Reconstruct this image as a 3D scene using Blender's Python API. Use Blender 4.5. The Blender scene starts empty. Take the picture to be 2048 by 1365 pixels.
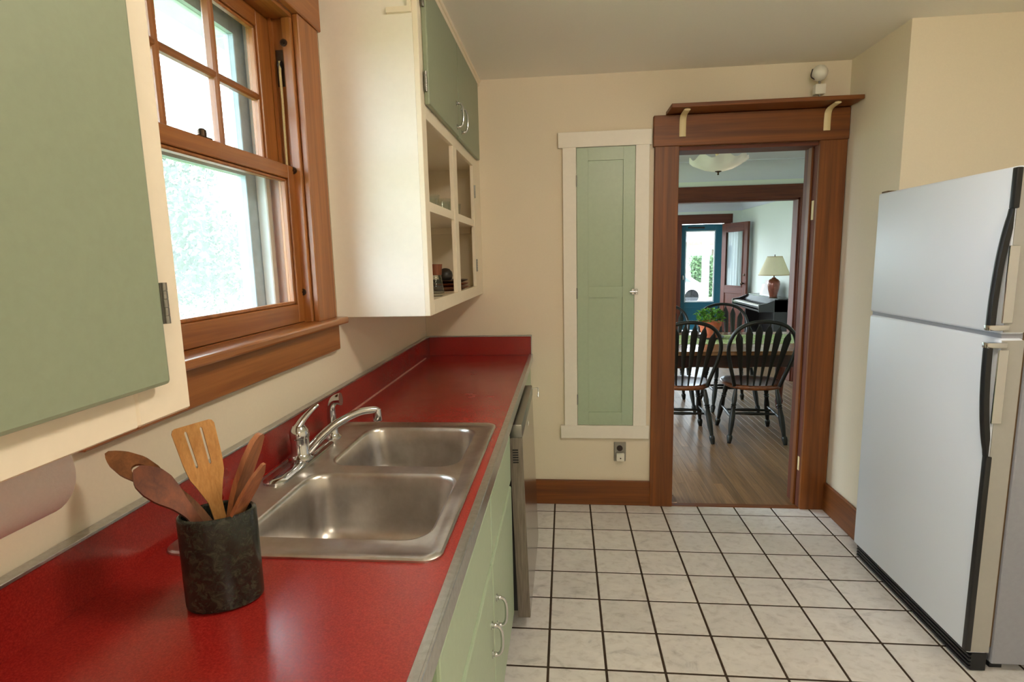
import bpy, bmesh, math, random
from mathutils import Vector, Matrix
from mathutils.geometry import tessellate_polygon
random.seed(7)
C = bpy.context.scene.collection
SC = bpy.context.scene
PI = math.pi

# ------------------------------------------------------------------ camera, sky, exposure
F_PX = 1105.6
CAM_H = 1.45
yaw, pitch, roll = math.radians(5.65), math.radians(8.46), math.radians(1.3)
fwd = Vector((-math.sin(yaw)*math.cos(pitch), math.cos(yaw)*math.cos(pitch), -math.sin(pitch)))
rt0 = Vector((math.cos(yaw), math.sin(yaw), 0))
dn0 = fwd.cross(rt0)
right = rt0*math.cos(roll) + dn0*math.sin(roll)
down = -rt0*math.sin(roll) + dn0*math.cos(roll)
cam_data = bpy.data.cameras.new('camera')
cam = bpy.data.objects.new('camera', cam_data)
C.objects.link(cam)
cam.matrix_world = Matrix(((right.x, -down.x, -fwd.x, 0), (right.y, -down.y, -fwd.y, 0), (right.z, -down.z, -fwd.z, CAM_H), (0, 0, 0, 1)))
cam_data.sensor_width = 36
cam_data.lens = 36*F_PX/2048
cam_data.clip_start = 0.02
cam_data.clip_end = 300
SC.camera = cam

world = bpy.data.worlds.new('overcast_sky')
SC.world = world
world.use_nodes = True
bg = world.node_tree.nodes['Background']
bg.inputs['Color'].default_value = (0.80, 0.90, 1.0, 1)
SKY = 17.0
bg.inputs['Strength'].default_value = SKY
SC.view_settings.view_transform = 'Standard'
SC.view_settings.look = 'None'
SC.view_settings.gamma = 1
SC.view_settings.use_curve_mapping = False
SC.view_settings.exposure = 0.0
SC.cycles.use_denoising = True
SC.cycles.max_bounces = 10
SC.cycles.diffuse_bounces = 6
SC.cycles.glossy_bounces = 5
SC.cycles.transparent_max_bounces = 16
SC.cycles.sample_clamp_indirect = 8
SC.cycles.caustics_reflective = False
SC.cycles.caustics_refractive = False

def portal(name, loc, rot, sx, sy):                  # sampling aid in a modelled window opening, emits nothing
    l = bpy.data.lights.new(name, 'AREA')
    l.shape = 'RECTANGLE'; l.size = sx; l.size_y = sy
    l.cycles.is_portal = True
    o = bpy.data.objects.new(name, l); C.objects.link(o)
    o.location = loc; o.rotation_euler = rot
    return o
portal('window_portal', (-0.99, 1.32, 1.73), (0, -PI/2, 0), 0.95, 0.80)
portal('window_portal', (-0.99, -1.32, 1.62), (0, -PI/2, 0), 1.05, 0.80)
portal('window_portal', (-1.58, 4.9, 1.45), (0, -PI/2, 0), 1.4, 2.2)
portal('window_portal', (-1.58, 8.6, 1.45), (0, -PI/2, 0), 1.4, 2.2)
portal('window_portal', (0.4, 10.95, 1.375), (-PI/2, 0, 0), 2.6, 1.55)
portal('window_portal', (2.55, 10.93, 1.2), (-PI/2, 0, 0), 0.55, 1.35)

# ------------------------------------------------------------------ materials
def lin(c): return tuple(((x/255)/12.92 if x/255 <= .04045 else ((x/255+.055)/1.055)**2.4) for x in c)
MATS = {}
class NT:
    def __init__(s, name):
        s.m = bpy.data.materials.new(name); s.m.use_nodes = True
        s.t = s.m.node_tree; s.p = s.t.nodes['Principled BSDF']; s.out = s.t.nodes['Material Output']
        MATS[name] = s.m
    def n(s, typ, **kw):
        nd = s.t.nodes.new(typ)
        for k, v in kw.items():
            if k in nd.inputs: nd.inputs[k].default_value = v
            else: setattr(nd, k, v)
        return nd
    def l(s, a, b): s.t.links.new(a, b)
    def ramp(s, fac, stops):
        r = s.n('ShaderNodeValToRGB'); e = r.color_ramp.elements
        e[0].position, e[0].color = stops[0][0], (*stops[0][1], 1)
        e[1].position, e[1].color = stops[-1][0], (*stops[-1][1], 1)
        for pos, col in stops[1:-1]:
            x = e.new(pos); x.color = (*col, 1)
        s.l(fac, r.inputs[0]); return r.outputs[0]
    def bump(s, h, strength, dist=0.002):
        b = s.n('ShaderNodeBump'); b.inputs['Strength'].default_value = strength; b.inputs['Distance'].default_value = dist
        s.l(h, b.inputs['Height']); s.l(b.outputs[0], s.p.inputs['Normal'])
    def coord(s, scale=(1, 1, 1), kind='Object'):
        tc = s.n('ShaderNodeTexCoord'); mp = s.n('ShaderNodeMapping'); mp.inputs['Scale'].default_value = scale
        s.l(tc.outputs[kind], mp.inputs[0]); return mp.outputs[0]
    def noise(s, vec, scale, detail=3, rough=.5, dist=0):
        nz = s.n('ShaderNodeTexNoise'); nz.inputs['Scale'].default_value = scale; nz.inputs['Detail'].default_value = detail
        nz.inputs['Roughness'].default_value = rough; nz.inputs['Distortion'].default_value = dist
        s.l(vec, nz.inputs['Vector']); return nz.outputs['Fac']
    def mix(s, fac, a, b, mode='MIX'):
        m = s.n('ShaderNodeMix'); m.data_type = 'RGBA'; m.blend_type = mode
        for sock, v in ((m.inputs[0], fac), (m.inputs[6], a), (m.inputs[7], b)):
            if isinstance(v, (int, float)): sock.default_value = v
            elif isinstance(v, tuple): sock.default_value = (*v[:3], 1)
            else: s.l(v, sock)
        return m.outputs[2]

def plain(name, rgb, rough=.5, metal=0, spec=.5, bump=0, var=.06, scale=60, coat=0):
    s = NT(name); c = lin(rgb)
    v = s.coord()
    nz = s.noise(v, scale, 4, .6)
    d = tuple(max(0, x*(1-var)) for x in c); b = tuple(min(1, x*(1+var)) for x in c)
    s.l(s.ramp(nz, [(.3, d), (.7, b)]), s.p.inputs['Base Color'])
    s.p.inputs['Roughness'].default_value = rough; s.p.inputs['Metallic'].default_value = metal
    s.p.inputs['Specular IOR Level'].default_value = spec
    if coat: s.p.inputs['Coat Weight'].default_value = coat; s.p.inputs['Coat Roughness'].default_value = .15
    if bump: s.bump(nz, bump)
    return s.m

def wood(name, dark, light, axis='z', rough=.38, freq=38, stretch=.045, coat=.15, bump=.12, objrand=0):
    s = NT(name)
    sc = {'x': (stretch, 1, 1), 'y': (1, stretch, 1), 'z': (1, 1, stretch)}[axis]
    v = s.coord(sc)
    if objrand:
        oi = s.n('ShaderNodeObjectInfo'); ad = s.n('ShaderNodeVectorMath', operation='ADD')
        mu = s.n('ShaderNodeVectorMath', operation='SCALE'); mu.inputs['Scale'].default_value = 37.0
        cb = s.n('ShaderNodeCombineXYZ'); s.l(oi.outputs['Random'], cb.inputs[0]); s.l(oi.outputs['Random'], cb.inputs[1]); s.l(oi.outputs['Random'], cb.inputs[2])
        s.l(cb.outputs[0], mu.inputs[0]); s.l(v, ad.inputs[0]); s.l(mu.outputs[0], ad.inputs[1]); v = ad.outputs[0]
    g = s.noise(v, freq, 5, .62, .6)
    g2 = s.noise(v, freq*4.5, 3, .6)
    L, D = lin(light), lin(dark)
    mid = tuple((a+b)/2 for a, b in zip(L, D))
    col = s.ramp(g, [(.3, D), (.5, mid), (.72, L)])
    fine = s.ramp(g2, [(.35, (.82, .79, .76)), (.6, (1, 1, 1))])
    col = s.mix(.75, col, fine, 'MULTIPLY')
    if objrand:
        mr = s.n('ShaderNodeMapRange'); mr.inputs['To Min'].default_value = 1-objrand; mr.inputs['To Max'].default_value = 1+objrand*.6
        s.l(oi.outputs['Random'], mr.inputs[0])
        sc2 = s.n('ShaderNodeCombineColor'); 
        for i in range(3): s.l(mr.outputs[0], sc2.inputs[i])
        col = s.mix(1.0, col, sc2.outputs[0], 'MULTIPLY')
    s.l(col, s.p.inputs['Base Color'])
    s.p.inputs['Roughness'].default_value = rough
    s.p.inputs['Coat Weight'].default_value = coat; s.p.inputs['Coat Roughness'].default_value = .25
    s.bump(g2, bump, .0015)
    return s.m

def glassy(name, tint=(1, 1, 1), gloss=.08, haze=0, hazecol=(1, 1, 1)):
    s = NT(name); s.t.nodes.remove(s.p)
    tr = s.n('ShaderNodeBsdfTransparent'); tr.inputs[0].default_value = (*tint, 1)
    gl = s.n('ShaderNodeBsdfGlossy'); gl.inputs['Roughness'].default_value = .02
    lw = s.n('ShaderNodeLayerWeight'); pw = s.n('ShaderNodeMath', operation='POWER'); s.l(lw.outputs['Facing'], pw.inputs[0]); pw.inputs[1].default_value = 5
    fr = s.n('ShaderNodeMath', operation='MULTIPLY_ADD'); s.l(pw.outputs[0], fr.inputs[0]); fr.inputs[1].default_value = .9; fr.inputs[2].default_value = .035
    mx = s.n('ShaderNodeMixShader'); s.l(fr.outputs[0], mx.inputs[0]); s.l(tr.outputs[0], mx.inputs[1]); s.l(gl.outputs[0], mx.inputs[2])
    last = mx.outputs[0]
    if haze:
        ts = s.n('ShaderNodeBsdfTranslucent'); ts.inputs[0].default_value = (*hazecol, 1)
        v = s.coord(); nz = s.noise(v, 9, 5, .6)
        mr = s.n('ShaderNodeMapRange'); mr.inputs['To Min'].default_value = haze*.6; mr.inputs['To Max'].default_value = haze*1.4
        s.l(nz, mr.inputs[0])
        m2 = s.n('ShaderNodeMixShader'); s.l(mr.outputs[0], m2.inputs[0]); s.l(last, m2.inputs[1]); s.l(ts.outputs[0], m2.inputs[2])
        last = m2.outputs[0]
    s.l(last, s.out.inputs[0])
    return s.m

def emis(name, rgb, strength):
    s = NT(name)
    s.p.inputs['Base Color'].default_value = (*lin(rgb), 1)
    s.p.inputs['Emission Color'].default_value = (*lin(rgb), 1)
    s.p.inputs['Emission Strength'].default_value = strength
    return s.m

plain('wall_paint', (232, 220, 198), .75, bump=.05, var=.015, scale=140)
plain('ceiling_paint', (240, 236, 226), .85, bump=.05, var=.012, scale=120)
plain('green_wall_paint', (226, 232, 224), .7, bump=.04, var=.015, scale=120)
plain('white_ceiling_paint', (214, 216, 230), .8, var=.01)
plain('cream_enamel', (236, 224, 202), .38, bump=.06, var=.02, scale=45)
plain('white_enamel', (240, 234, 222), .42, bump=.05, var=.015, scale=40)
plain('sage_enamel', (138, 148, 124), .42, bump=.05, var=.03, scale=90)
plain('pale_sage_enamel', (168, 186, 160), .36, bump=.06, var=.03, scale=50)
wood('fir_z', (94, 47, 12), (140, 80, 27), 'z', rough=.48, coat=.04, freq=30, stretch=.03, bump=.06)
wood('fir_x', (94, 47, 12), (140, 80, 27), 'x', rough=.48, coat=.04, freq=30, stretch=.03, bump=.06)
wood('fir_y', (94, 47, 12), (140, 80, 27), 'y', rough=.48, coat=.04, freq=30, stretch=.03, bump=.06)
wood('window_fir_z', (126, 72, 31), (172, 110, 54), 'z', freq=30, stretch=.03, bump=.06)
wood('window_fir_y', (126, 72, 31), (172, 110, 54), 'y', freq=30, stretch=.03, bump=.06)
wood('stool_fir', (126, 72, 31), (172, 110, 54), 'y', freq=30, stretch=.03, bump=.04, rough=.28, coat=.7)
wood('mahogany_z', (76, 32, 18), (116, 56, 34), 'z', rough=.6, coat=0)
wood('mahogany_x', (76, 32, 18), (116, 56, 34), 'x', rough=.6, coat=0)
wood('strip_oak', (104, 76, 48), (152, 116, 78), 'y', rough=.42, freq=46, stretch=.05, coat=.1, objrand=.28)
wood('table_oak', (110, 74, 46), (172, 128, 88), 'x', rough=.25, coat=.4)
wood('dark_apron', (40, 20, 12), (66, 34, 22), 'x')
wood('seat_wood', (96, 50, 28), (150, 88, 50), 'y', rough=.3, coat=.4)
wood('spoon_dark', (84, 40, 18), (130, 68, 32), 'z', rough=.55, coat=0, freq=60)
wood('spoon_hole', (104, 62, 32), (150, 98, 56), 'z', rough=.55, coat=0, freq=60)
wood('spoon_mid', (128, 76, 44), (176, 116, 74), 'z', rough=.55, coat=0, freq=60)
wood('bamboo', (172, 118, 56), (206, 156, 88), 'z', rough=.5, coat=0, freq=110, stretch=.03)
plain('black_paint', (18, 22, 21), .32, var=.1)
plain('black_plastic', (20, 21, 24), .45, var=.1, bump=.1, scale=400)
plain('chrome', (205, 206, 208), .09, 1, var=.01)
plain('dull_metal', (150, 148, 142), .38, 1, var=.05)
plain('trim_metal', (196, 196, 196), .3, 1, var=.12, scale=90)
plain('brass_brown', (70, 54, 40), .4, .8)
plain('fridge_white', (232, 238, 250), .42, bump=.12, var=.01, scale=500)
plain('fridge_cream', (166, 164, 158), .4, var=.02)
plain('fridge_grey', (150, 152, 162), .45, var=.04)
plain('gasket', (96, 72, 44), .7)
plain('white_plastic', (232, 228, 216), .4, var=.01)
plain('ivory_plastic', (226, 208, 160), .45, var=.01)
plain('dark_plastic', (48, 36, 32), .5)
plain('paper', (226, 218, 216), .9, bump=.2, var=.02, scale=250)
plain('rope', (196, 176, 128), .8, var=.15, bump=.5, scale=300)
plain('teal_paint', (34, 104, 128), .4, var=.05)
plain('storm_frame', (150, 168, 180), .5, var=.12, scale=35, bump=.2)
plain('storm_white', (226, 234, 238), .5, var=.03)
plain('terracotta', (188, 98, 66), .7, var=.08, scale=30)
plain('piano_black', (22, 18, 18), .3, var=.1, coat=.3)
plain('ivory_key', (232, 228, 216), .3, var=.01)
plain('lamp_copper', (124, 66, 48), .28, .35, var=.3, scale=24, coat=.6)
plain('shade_linen', (226, 216, 180), .8, var=.02)
plain('shade_trim', (166, 138, 82), .6)
plain('stoneware_dark', (44, 40, 36), .4, var=.3)
plain('plate_brown', (120, 64, 34), .3, var=.1)
plain('plate_dark', (62, 44, 34), .3, var=.1)
plain('grout', (58, 42, 29), .9, var=.15)
plain('caulk', (196, 150, 134), .6, var=.1)
plain('siding_white', (206, 210, 214), .7)
plain('roof_brown', (104, 88, 80), .9, var=.2, scale=8)
plain('car_white', (242, 243, 245), .25, coat=.5, var=.01)
plain('car_glass', (40, 66, 110), .08)
plain('tyre', (26, 27, 30), .8)
plain('asphalt', (120, 122, 126), .9, var=.1)
plain('bark', (92, 76, 62), .9, var=.25, bump=.6, scale=30)
plain('porch_boards', (168, 168, 164), .7)
plain('flame_bulb', (255, 240, 214), .4)
glassy('window_glass', (.98, 1, .99), haze=.006)
glassy('storm_glass', (.97, .99, 1), haze=.055, hazecol=(.95, .98, 1))
glassy('clear_glass', (.93, .95, .93))

s = NT('lawn'); v = s.coord(); s.l(s.ramp(s.noise(v, 3, 6, .7), [(.3, lin((92, 120, 66))), (.7, lin((138, 160, 100)))]), s.p.inputs['Base Color']); s.p.inputs['Roughness'].default_value = .95
def leafmat(name, a, b):
    s = NT(name); v = s.coord(); s.l(s.ramp(s.noise(v, 14, 3), [(.3, lin(a)), (.7, lin(b))]), s.p.inputs['Base Color'])
    s.p.inputs['Roughness'].default_value = .6; s.p.inputs['Transmission Weight'].default_value = 0
    return s.m
leafmat('leaf_basil', (56, 112, 30), (128, 184, 70))
leafmat('leaf_hedge', (34, 64, 28), (70, 100, 52))
leafmat('leaf_tree', (30, 46, 34), (62, 80, 58))
leafmat('leaf_blossom', (48, 62, 44), (150, 122, 120))

s = NT('tile_glaze'); v = s.coord()
oi = s.n('ShaderNodeObjectInfo')
tc = s.n('ShaderNodeNewGeometry')
mp = s.n('ShaderNodeMapping'); mp.inputs['Scale'].default_value = (1, 1.5, 1); mp.inputs['Rotation'].default_value = (0, 0, .5)
s.l(tc.outputs['Position'], mp.inputs[0])
a = s.noise(mp.outputs[0], 7, 5, .62, 1.3)
b = s.noise(mp.outputs[0], 26, 4, .6, .5)
base = s.ramp(a, [(.22, lin((188, 184, 184))), (.40, lin((228, 224, 223))), (.7, lin((240, 236, 234)))])
col = s.mix(.5, base, s.ramp(b, [(.25, lin((205, 198, 192))), (.5, (1, 1, 1))]), 'MULTIPLY')
mr = s.n('ShaderNodeMapRange'); mr.inputs['To Min'].default_value = .93; mr.inputs['To Max'].default_value = 1.03; s.l(oi.outputs['Random'], mr.inputs[0])
cc = s.n('ShaderNodeCombineColor')
for i in range(3): s.l(mr.outputs[0], cc.inputs[i])
s.l(s.mix(1, col, cc.outputs[0], 'MULTIPLY'), s.p.inputs['Base Color'])
s.p.inputs['Roughness'].default_value = .33; s.bump(b, .05, .001)

s = NT('red_linoleum'); v = s.coord(); s.p.inputs['Specular IOR Level'].default_value = .75
a = s.noise(v, 330, 3, .7); b = s.noise(v, 5, 4, .6)
col = s.ramp(a, [(.3, lin((128, 24, 21))), (.55, lin((148, 34, 29))), (.8, lin((164, 50, 42)))])
col = s.mix(.5, col, s.ramp(b, [(.3, (.82, .78, .78)), (.7, (1, 1, 1))]), 'MULTIPLY')
s.l(col, s.p.inputs['Base Color'])
r = s.n('ShaderNodeMapRange'); r.inputs['To Min'].default_value = .14; r.inputs['To Max'].default_value = .34; s.l(b, r.inputs[0]); s.l(r.outputs[0], s.p.inputs['Roughness'])
s.bump(a, .10, .001)

s = NT('stainless'); v = s.coord((1, .06, 1))
a = s.noise(v, 420, 2, .5); b = s.noise(s.coord(), 11, 5, .65)
s.l(s.ramp(b, [(.3, lin((182, 176, 170))), (.7, lin((212, 208, 204)))]), s.p.inputs['Base Color'])
s.p.inputs['Metallic'].default_value = 1
r = s.n('ShaderNodeMapRange'); r.inputs['To Min'].default_value = .24; r.inputs['To Max'].default_value = .38; s.l(b, r.inputs[0]); s.l(r.outputs[0], s.p.inputs['Roughness'])
s.bump(a, .04, .0005)
s = NT('stainless_front'); v = s.coord((1, 1, .03))
a = s.noise(v, 300, 2, .5)
s.l(s.ramp(a, [(.3, lin((160, 152, 144))), (.7, lin((180, 173, 166)))]), s.p.inputs['Base Color'])
s.p.inputs['Metallic'].default_value = 1; s.p.inputs['Roughness'].default_value = .2
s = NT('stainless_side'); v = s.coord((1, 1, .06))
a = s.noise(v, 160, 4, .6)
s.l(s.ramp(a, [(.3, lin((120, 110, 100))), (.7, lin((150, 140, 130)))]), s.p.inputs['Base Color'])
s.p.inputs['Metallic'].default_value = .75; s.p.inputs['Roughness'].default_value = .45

s = NT('green_marble'); v = s.coord()
a = s.noise(v, 70, 8, .75, .9)
s.l(s.ramp(a, [(.36, lin((20, 23, 20))), (.52, lin((34, 38, 32))), (.62, lin((58, 61, 50))), (.68, lin((32, 36, 31)))]), s.p.inputs['Base Color'])
s.p.inputs['Roughness'].default_value = .24

s = NT('lace_green'); v = s.coord((1, 1, 1))
vo = s.n('ShaderNodeTexVoronoi'); vo.inputs['Scale'].default_value = 42; s.l(v, vo.inputs['Vector'])
s.l(s.ramp(vo.outputs['Distance'], [(.2, lin((222, 224, 190))), (.5, lin((158, 180, 112)))]), s.p.inputs['Base Color']); s.p.inputs['Roughness'].default_value = .9
s = NT('perforated_soffit'); v = s.coord()
vo = s.n('ShaderNodeTexVoronoi'); vo.inputs['Scale'].default_value = 55; vo.inputs['Randomness'].default_value = 0; s.l(v, vo.inputs['Vector'])
s.l(s.ramp(vo.outputs['Distance'], [(.22, lin((58, 64, 70))), (.3, lin((140, 146, 150)))]), s.p.inputs['Base Color']); s.p.inputs['Roughness'].default_value = .6
s = NT('frosted_bowl')
s.p.inputs['Base Color'].default_value = (*lin((238, 236, 228)), 1); s.p.inputs['Roughness'].default_value = .3
s.p.inputs['Subsurface Weight'].default_value = 0
s.t.nodes.remove(s.t.nodes['Principled BSDF'])
df = s.n('ShaderNodeBsdfDiffuse'); df.inputs[0].default_value = (.9, .9, .9, 1)
ts = s.n('ShaderNodeBsdfTranslucent'); ts.inputs[0].default_value = (.9, .88, .84, 1)
mx = s.n('ShaderNodeMixShader'); mx.inputs[0].default_value = .4; s.l(df.outputs[0], mx.inputs[1]); s.l(ts.outputs[0], mx.inputs[2])
s.l(mx.outputs[0], s.out.inputs[0])
s = NT('curtain_sheer')
s.t.nodes.remove(s.t.nodes['Principled BSDF'])
df = s.n('ShaderNodeBsdfDiffuse'); df.inputs[0].default_value = (.78, .82, .84, 1)
ts = s.n('ShaderNodeBsdfTranslucent'); ts.inputs[0].default_value = (.8, .85, .87, 1)
mx = s.n('ShaderNodeMixShader'); mx.inputs[0].default_value = .4; s.l(df.outputs[0], mx.inputs[1]); s.l(ts.outputs[0], mx.inputs[2])
s.l(mx.outputs[0], s.out.inputs[0])

# ------------------------------------------------------------------ mesh builder
class MB:
    def __init__(s): s.bm = bmesh.new()
    def vs(s, pts, M=None): return [s.bm.verts.new(M @ Vector(p) if M else Vector(p)) for p in pts]
    def box(s, x0, x1, y0, y1, z0, z1, bev=0, seg=1, M=None):
        v = s.vs([(x, y, z) for z in (z0, z1) for y in (y0, y1) for x in (x0, x1)], M)
        fs = [s.bm.faces.new([v[i] for i in q]) for q in ((0, 2, 3, 1), (4, 5, 7, 6), (0, 1, 5, 4), (2, 6, 7, 3), (0, 4, 6, 2), (1, 3, 7, 5))]
        if bev:
            es = list({e for f in fs for e in f.edges})
            bmesh.ops.bevel(s.bm, geom=es, offset=bev, segments=seg, affect='EDGES', profile=.5, clamp_overlap=True)
        return s
    def loops(s, ls, cap0=True, cap1=True, closed=True, M=None):
        vv = [s.vs(l, M) for l in ls]
        n = len(vv[0])
        for a, b in zip(vv, vv[1:]):
            for i in range(n if closed else n-1):
                j = (i+1) % n
                s.bm.faces.new((a[i], a[j], b[j], b[i]))
        if cap0: s.bm.faces.new(list(reversed(vv[0])))
        if cap1: s.bm.faces.new(vv[-1])
        return s
    def tube(s, path, r, n=10, cap=True, flat=1.0, up=None, M=None):
        P = [Vector(p) for p in path]
        R = r if isinstance(r, (list, tuple)) else [r]*len(P)
        ls = []; prev = Vector(up) if up else None
        for i, p in enumerate(P):
            t = (P[min(i+1, len(P)-1)] - P[max(i-1, 0)]).normalized()
            if prev is None: prev = Vector((0, 0, 1)) if abs(t.z) < .9 else Vector((1, 0, 0))
            u = (prev - t*prev.dot(t)).normalized(); w = t.cross(u); prev = u
            ls.append([p + (u*math.cos(2*PI*k/n)*flat + w*math.sin(2*PI*k/n))*R[i] for k in range(n)])
        return s.loops(ls, cap, cap, M=M)
    def lathe(s, prof, c=(0, 0, 0), n=24, cap0=True, cap1=True, M=None, wob=None):
        ls = []
        for r, z in prof:
            ls.append([(c[0]+r*math.cos(2*PI*k/n), c[1]+r*math.sin(2*PI*k/n), c[2]+z+(wob(r, 2*PI*k/n) if wob else 0)) for k in range(n)])
        return s.loops(ls, cap0, cap1, M=M)
    def turned(s, p0, p1, prof, n=10):          # profile [(t, r)] from p0 to p1
        p0, p1 = Vector(p0), Vector(p1)
        return s.tube([p0.lerp(p1, t) for t, r in prof], [r for t, r in prof], n)
    def plate(s, outer, holes, t0, t1, M=None, to3=lambda u, v, w: (u, v, w)):
        polys = [outer]+list(holes)
        flat = [p for pl in polys for p in pl]
        tris = tessellate_polygon([[Vector((a, b, 0)) for a, b in pl] for pl in polys])
        for w, flip in ((t0, True), (t1, False)):
            vv = s.vs([to3(a, b, w) for a, b in flat], M)
            for t in tris:
                idx = list(t)
                if len(set(idx)) < 3: continue
                try: s.bm.faces.new([vv[i] for i in (reversed(idx) if flip else idx)])
                except ValueError: pass
            if flip: v0 = vv
            else: v1 = vv
        k = 0
        for pl in polys:
            n = len(pl)
            for i in range(n):
                j = (i+1) % n
                s.bm.faces.new((v0[k+i], v0[k+j], v1[k+j], v1[k+i]))
            k += n
        return s
    def quad(s, *pts):
        s.bm.faces.new(s.vs(pts)); return s
    def mesh(s, name, mat, smooth=None, weld=True):
        if weld: bmesh.ops.remove_doubles(s.bm, verts=s.bm.verts, dist=1e-5)
        bmesh.ops.recalc_face_normals(s.bm, faces=s.bm.faces)
        me = bpy.data.meshes.new(name); s.bm.to_mesh(me); s.bm.free()
        if mat: me.materials.append(MATS[mat])
        if smooth is not None:
            me.polygons.foreach_set('use_smooth', [True]*len(me.polygons))
            me.set_sharp_from_angle(angle=math.radians(smooth))
        me.update(); return me
    def build(s, name, mat, parent=None, smooth=None, loc=None):
        return obj(name, s.mesh(name, mat, smooth), parent, loc)

def world_loc(o):
    v = Vector((0, 0, 0))
    while o: v = v + o.location; o = o.parent
    return v
def obj(name, me, parent=None, loc=None):
    o = bpy.data.objects.new(name, me); C.objects.link(o)
    if loc: o.location = loc
    if parent:
        o.parent = parent
    return o
def tag(o, label, cat, group=None, kind=None):
    o['label'] = label; o['category'] = cat
    if group: o['group'] = group
    if kind: o['kind'] = kind
    return o
def thing(name, label, cat, loc=(0, 0, 0), rz=0, group=None, kind=None):
    o = bpy.data.objects.new(name, None); C.objects.link(o)
    o.empty_display_size = .05
    o.location = loc; o.rotation_euler = (0, 0, rz)
    return tag(o, label, cat, group, kind)
class Part:
    """parts given in world coordinates under a thing standing at its own base"""
    def __init__(s, root): s.root = root
    def __call__(s, name, mb, mat, smooth=None, parent=None):
        o = mb.build(name, mat, parent or s.root, smooth)
        if parent is None: o.matrix_parent_inverse = Matrix.Translation(-s.root.location)
        return o
def copy_tree(o, parent=None):
    c = o.copy(); C.objects.link(c); c.parent = parent
    for ch in list(o.children): copy_tree(ch, c)
    return c
def rrect(x0, x1, y0, y1, r, n=6):
    pts = []
    for cx, cy, a0 in ((x1-r, y1-r, 0), (x0+r, y1-r, PI/2), (x0+r, y0+r, PI), (x1-r, y0+r, 1.5*PI)):
        for k in range(n+1):
            a = a0+PI/2*k/n; pts.append((cx+r*math.cos(a), cy+r*math.sin(a)))
    return pts
def bez(pts, n=16):                            # Catmull-Rom through points
    P = [Vector(p) for p in pts]; out = []
    for i in range(len(P)-1):
        a, b, c, d = P[max(i-1, 0)], P[i], P[i+1], P[min(i+2, len(P)-1)]
        for k in range(n):
            t = k/n
            out.append(.5*((2*b)+(c-a)*t+(2*a-5*b+4*c-d)*t*t+(3*b-a-3*c+d)*t**3))
    out.append(P[-1]); return out

# ------------------------------------------------------------------ dimensions
XL, XR, YB, YR = -0.81, 1.455, 3.135, -1.85     # kitchen: left wall, right pier, far wall, rear wall
XA, YA = 2.18, 2.64                             # fridge alcove: side wall, pier face
ZC = 2.41
CTR = 0.905                                     # counter top height
DX0, DX1, DZ = 0.605, 1.315, 2.0                # doorway
YD0, YD1 = YB+.14, 6.44                         # dining room from .. to
DXL, DXR = -1.5, 2.95
LX1, LY1 = 3.25, 10.8                           # living room right wall, front wall

def struct(name, mb, mat, label, cat, smooth=None):
    o = mb.build(name, mat, None, smooth); tag(o, label, cat, kind='structure'); return o

# ------------------------------------------------------------------ kitchen shell
WY0, WY1, WZ0, WZ1 = 0.93, 1.71, 1.262, 2.19    # window opening in left wall
m = MB()
W2 = (-1.72, -.92, 1.10, 2.15)                   # window added behind the viewer for cool daylight on the fridge side
m.box(XL-.19, XL, YR-.1, W2[0], 0, ZC).box(XL-.19, XL, W2[1], WY0-.02, 0, ZC).box(XL-.19, XL, W2[0], W2[1], 0, W2[2]).box(XL-.19, XL, W2[0], W2[1], W2[3], ZC)
m.box(XL-.19, XL, WY1+.02, YB, 0, ZC).box(XL-.19, XL, WY0-.02, WY1+.02, 0, WZ0-.031).box(XL-.19, XL, WY0-.02, WY1+.02, WZ1+.002, ZC)
struct('wall_left', m, 'wall_paint', 'cream painted kitchen wall behind the red counter, holding the window', 'wall')
m = MB()
m.box(XL-.19, DX0-.02, YB, YB+.14, 0, ZC+.05).box(DX1+.02, DXR+.1, YB, YB+.14, 0, ZC+.05).box(DX0-.02, DX1+.02, YB, YB+.14, DZ+.02, ZC+.05)
struct('wall_back', m, 'wall_paint', 'cream painted kitchen end wall with the doorway to the dining room', 'wall')
m = MB().box(XR, XA+.1, YA, YB, 0, ZC)
struct('wall_right', m, 'wall_paint', 'pale painted wall pier between the doorway and the refrigerator', 'wall')
m = MB().box(XA, XA+.1, YR, YA, 0, ZC)
struct('wall_alcove', m, 'wall_paint', 'cream painted wall behind the refrigerator', 'wall')
m = MB().box(XL-.1, XA+.1, YR-.1, YR, 0, ZC)
struct('wall_rear', m, 'wall_paint', 'plain cream kitchen wall opposite the doorway', 'wall')
m = MB().box(XL-.19, XA+.1, YR-.1, YB, ZC, ZC+.06)
struct('ceiling', m, 'ceiling_paint', 'plain off-white kitchen ceiling', 'ceiling')

# tiled floor: every tile a piece
fl = MB().box(XL, XA+.1, YR, YB+.02, -.05, -.0016)
floor = struct('floor', fl, 'grout', 'mottled white square floor tiles with dark brown grout in the kitchen', 'floor')
TP, TG = 0.2060, 0.0090
tile_me = MB().box(TG/2, TP-TG/2, TG/2, TP-TG/2, -.007, 0, .0012).mesh('tile', 'tile_glaze')
tx0, ty0 = -0.0735-2*TP, 3.0245-5*TP            # grid phase read from the photograph
k = 0
for i in range(-1, 12):
    for j in range(-19, 6):
        x, y = tx0+TP*i, ty0+TP*j
        if x < -.5 or x+TP > XA+.05 or y < YR or y+.02 > YB: continue
        if x > XR and y+TP > YA: continue
        if y+TP > YB:                                  # cut row along the far wall
            me = MB().box(TG/2, TP-TG/2, TG/2, YB-y-.002, -.007, 0, .0012).mesh('tile', 'tile_glaze')
        elif x < XR < x+TP and y+TP > YA:
            me = MB().box(TG/2, XR-x, TG/2, TP-TG/2, -.007, 0, .0012).mesh('tile', 'tile_glaze')
        else: me = tile_me
        obj('tile', me, floor, (x, y, 0)); k += 1

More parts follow.
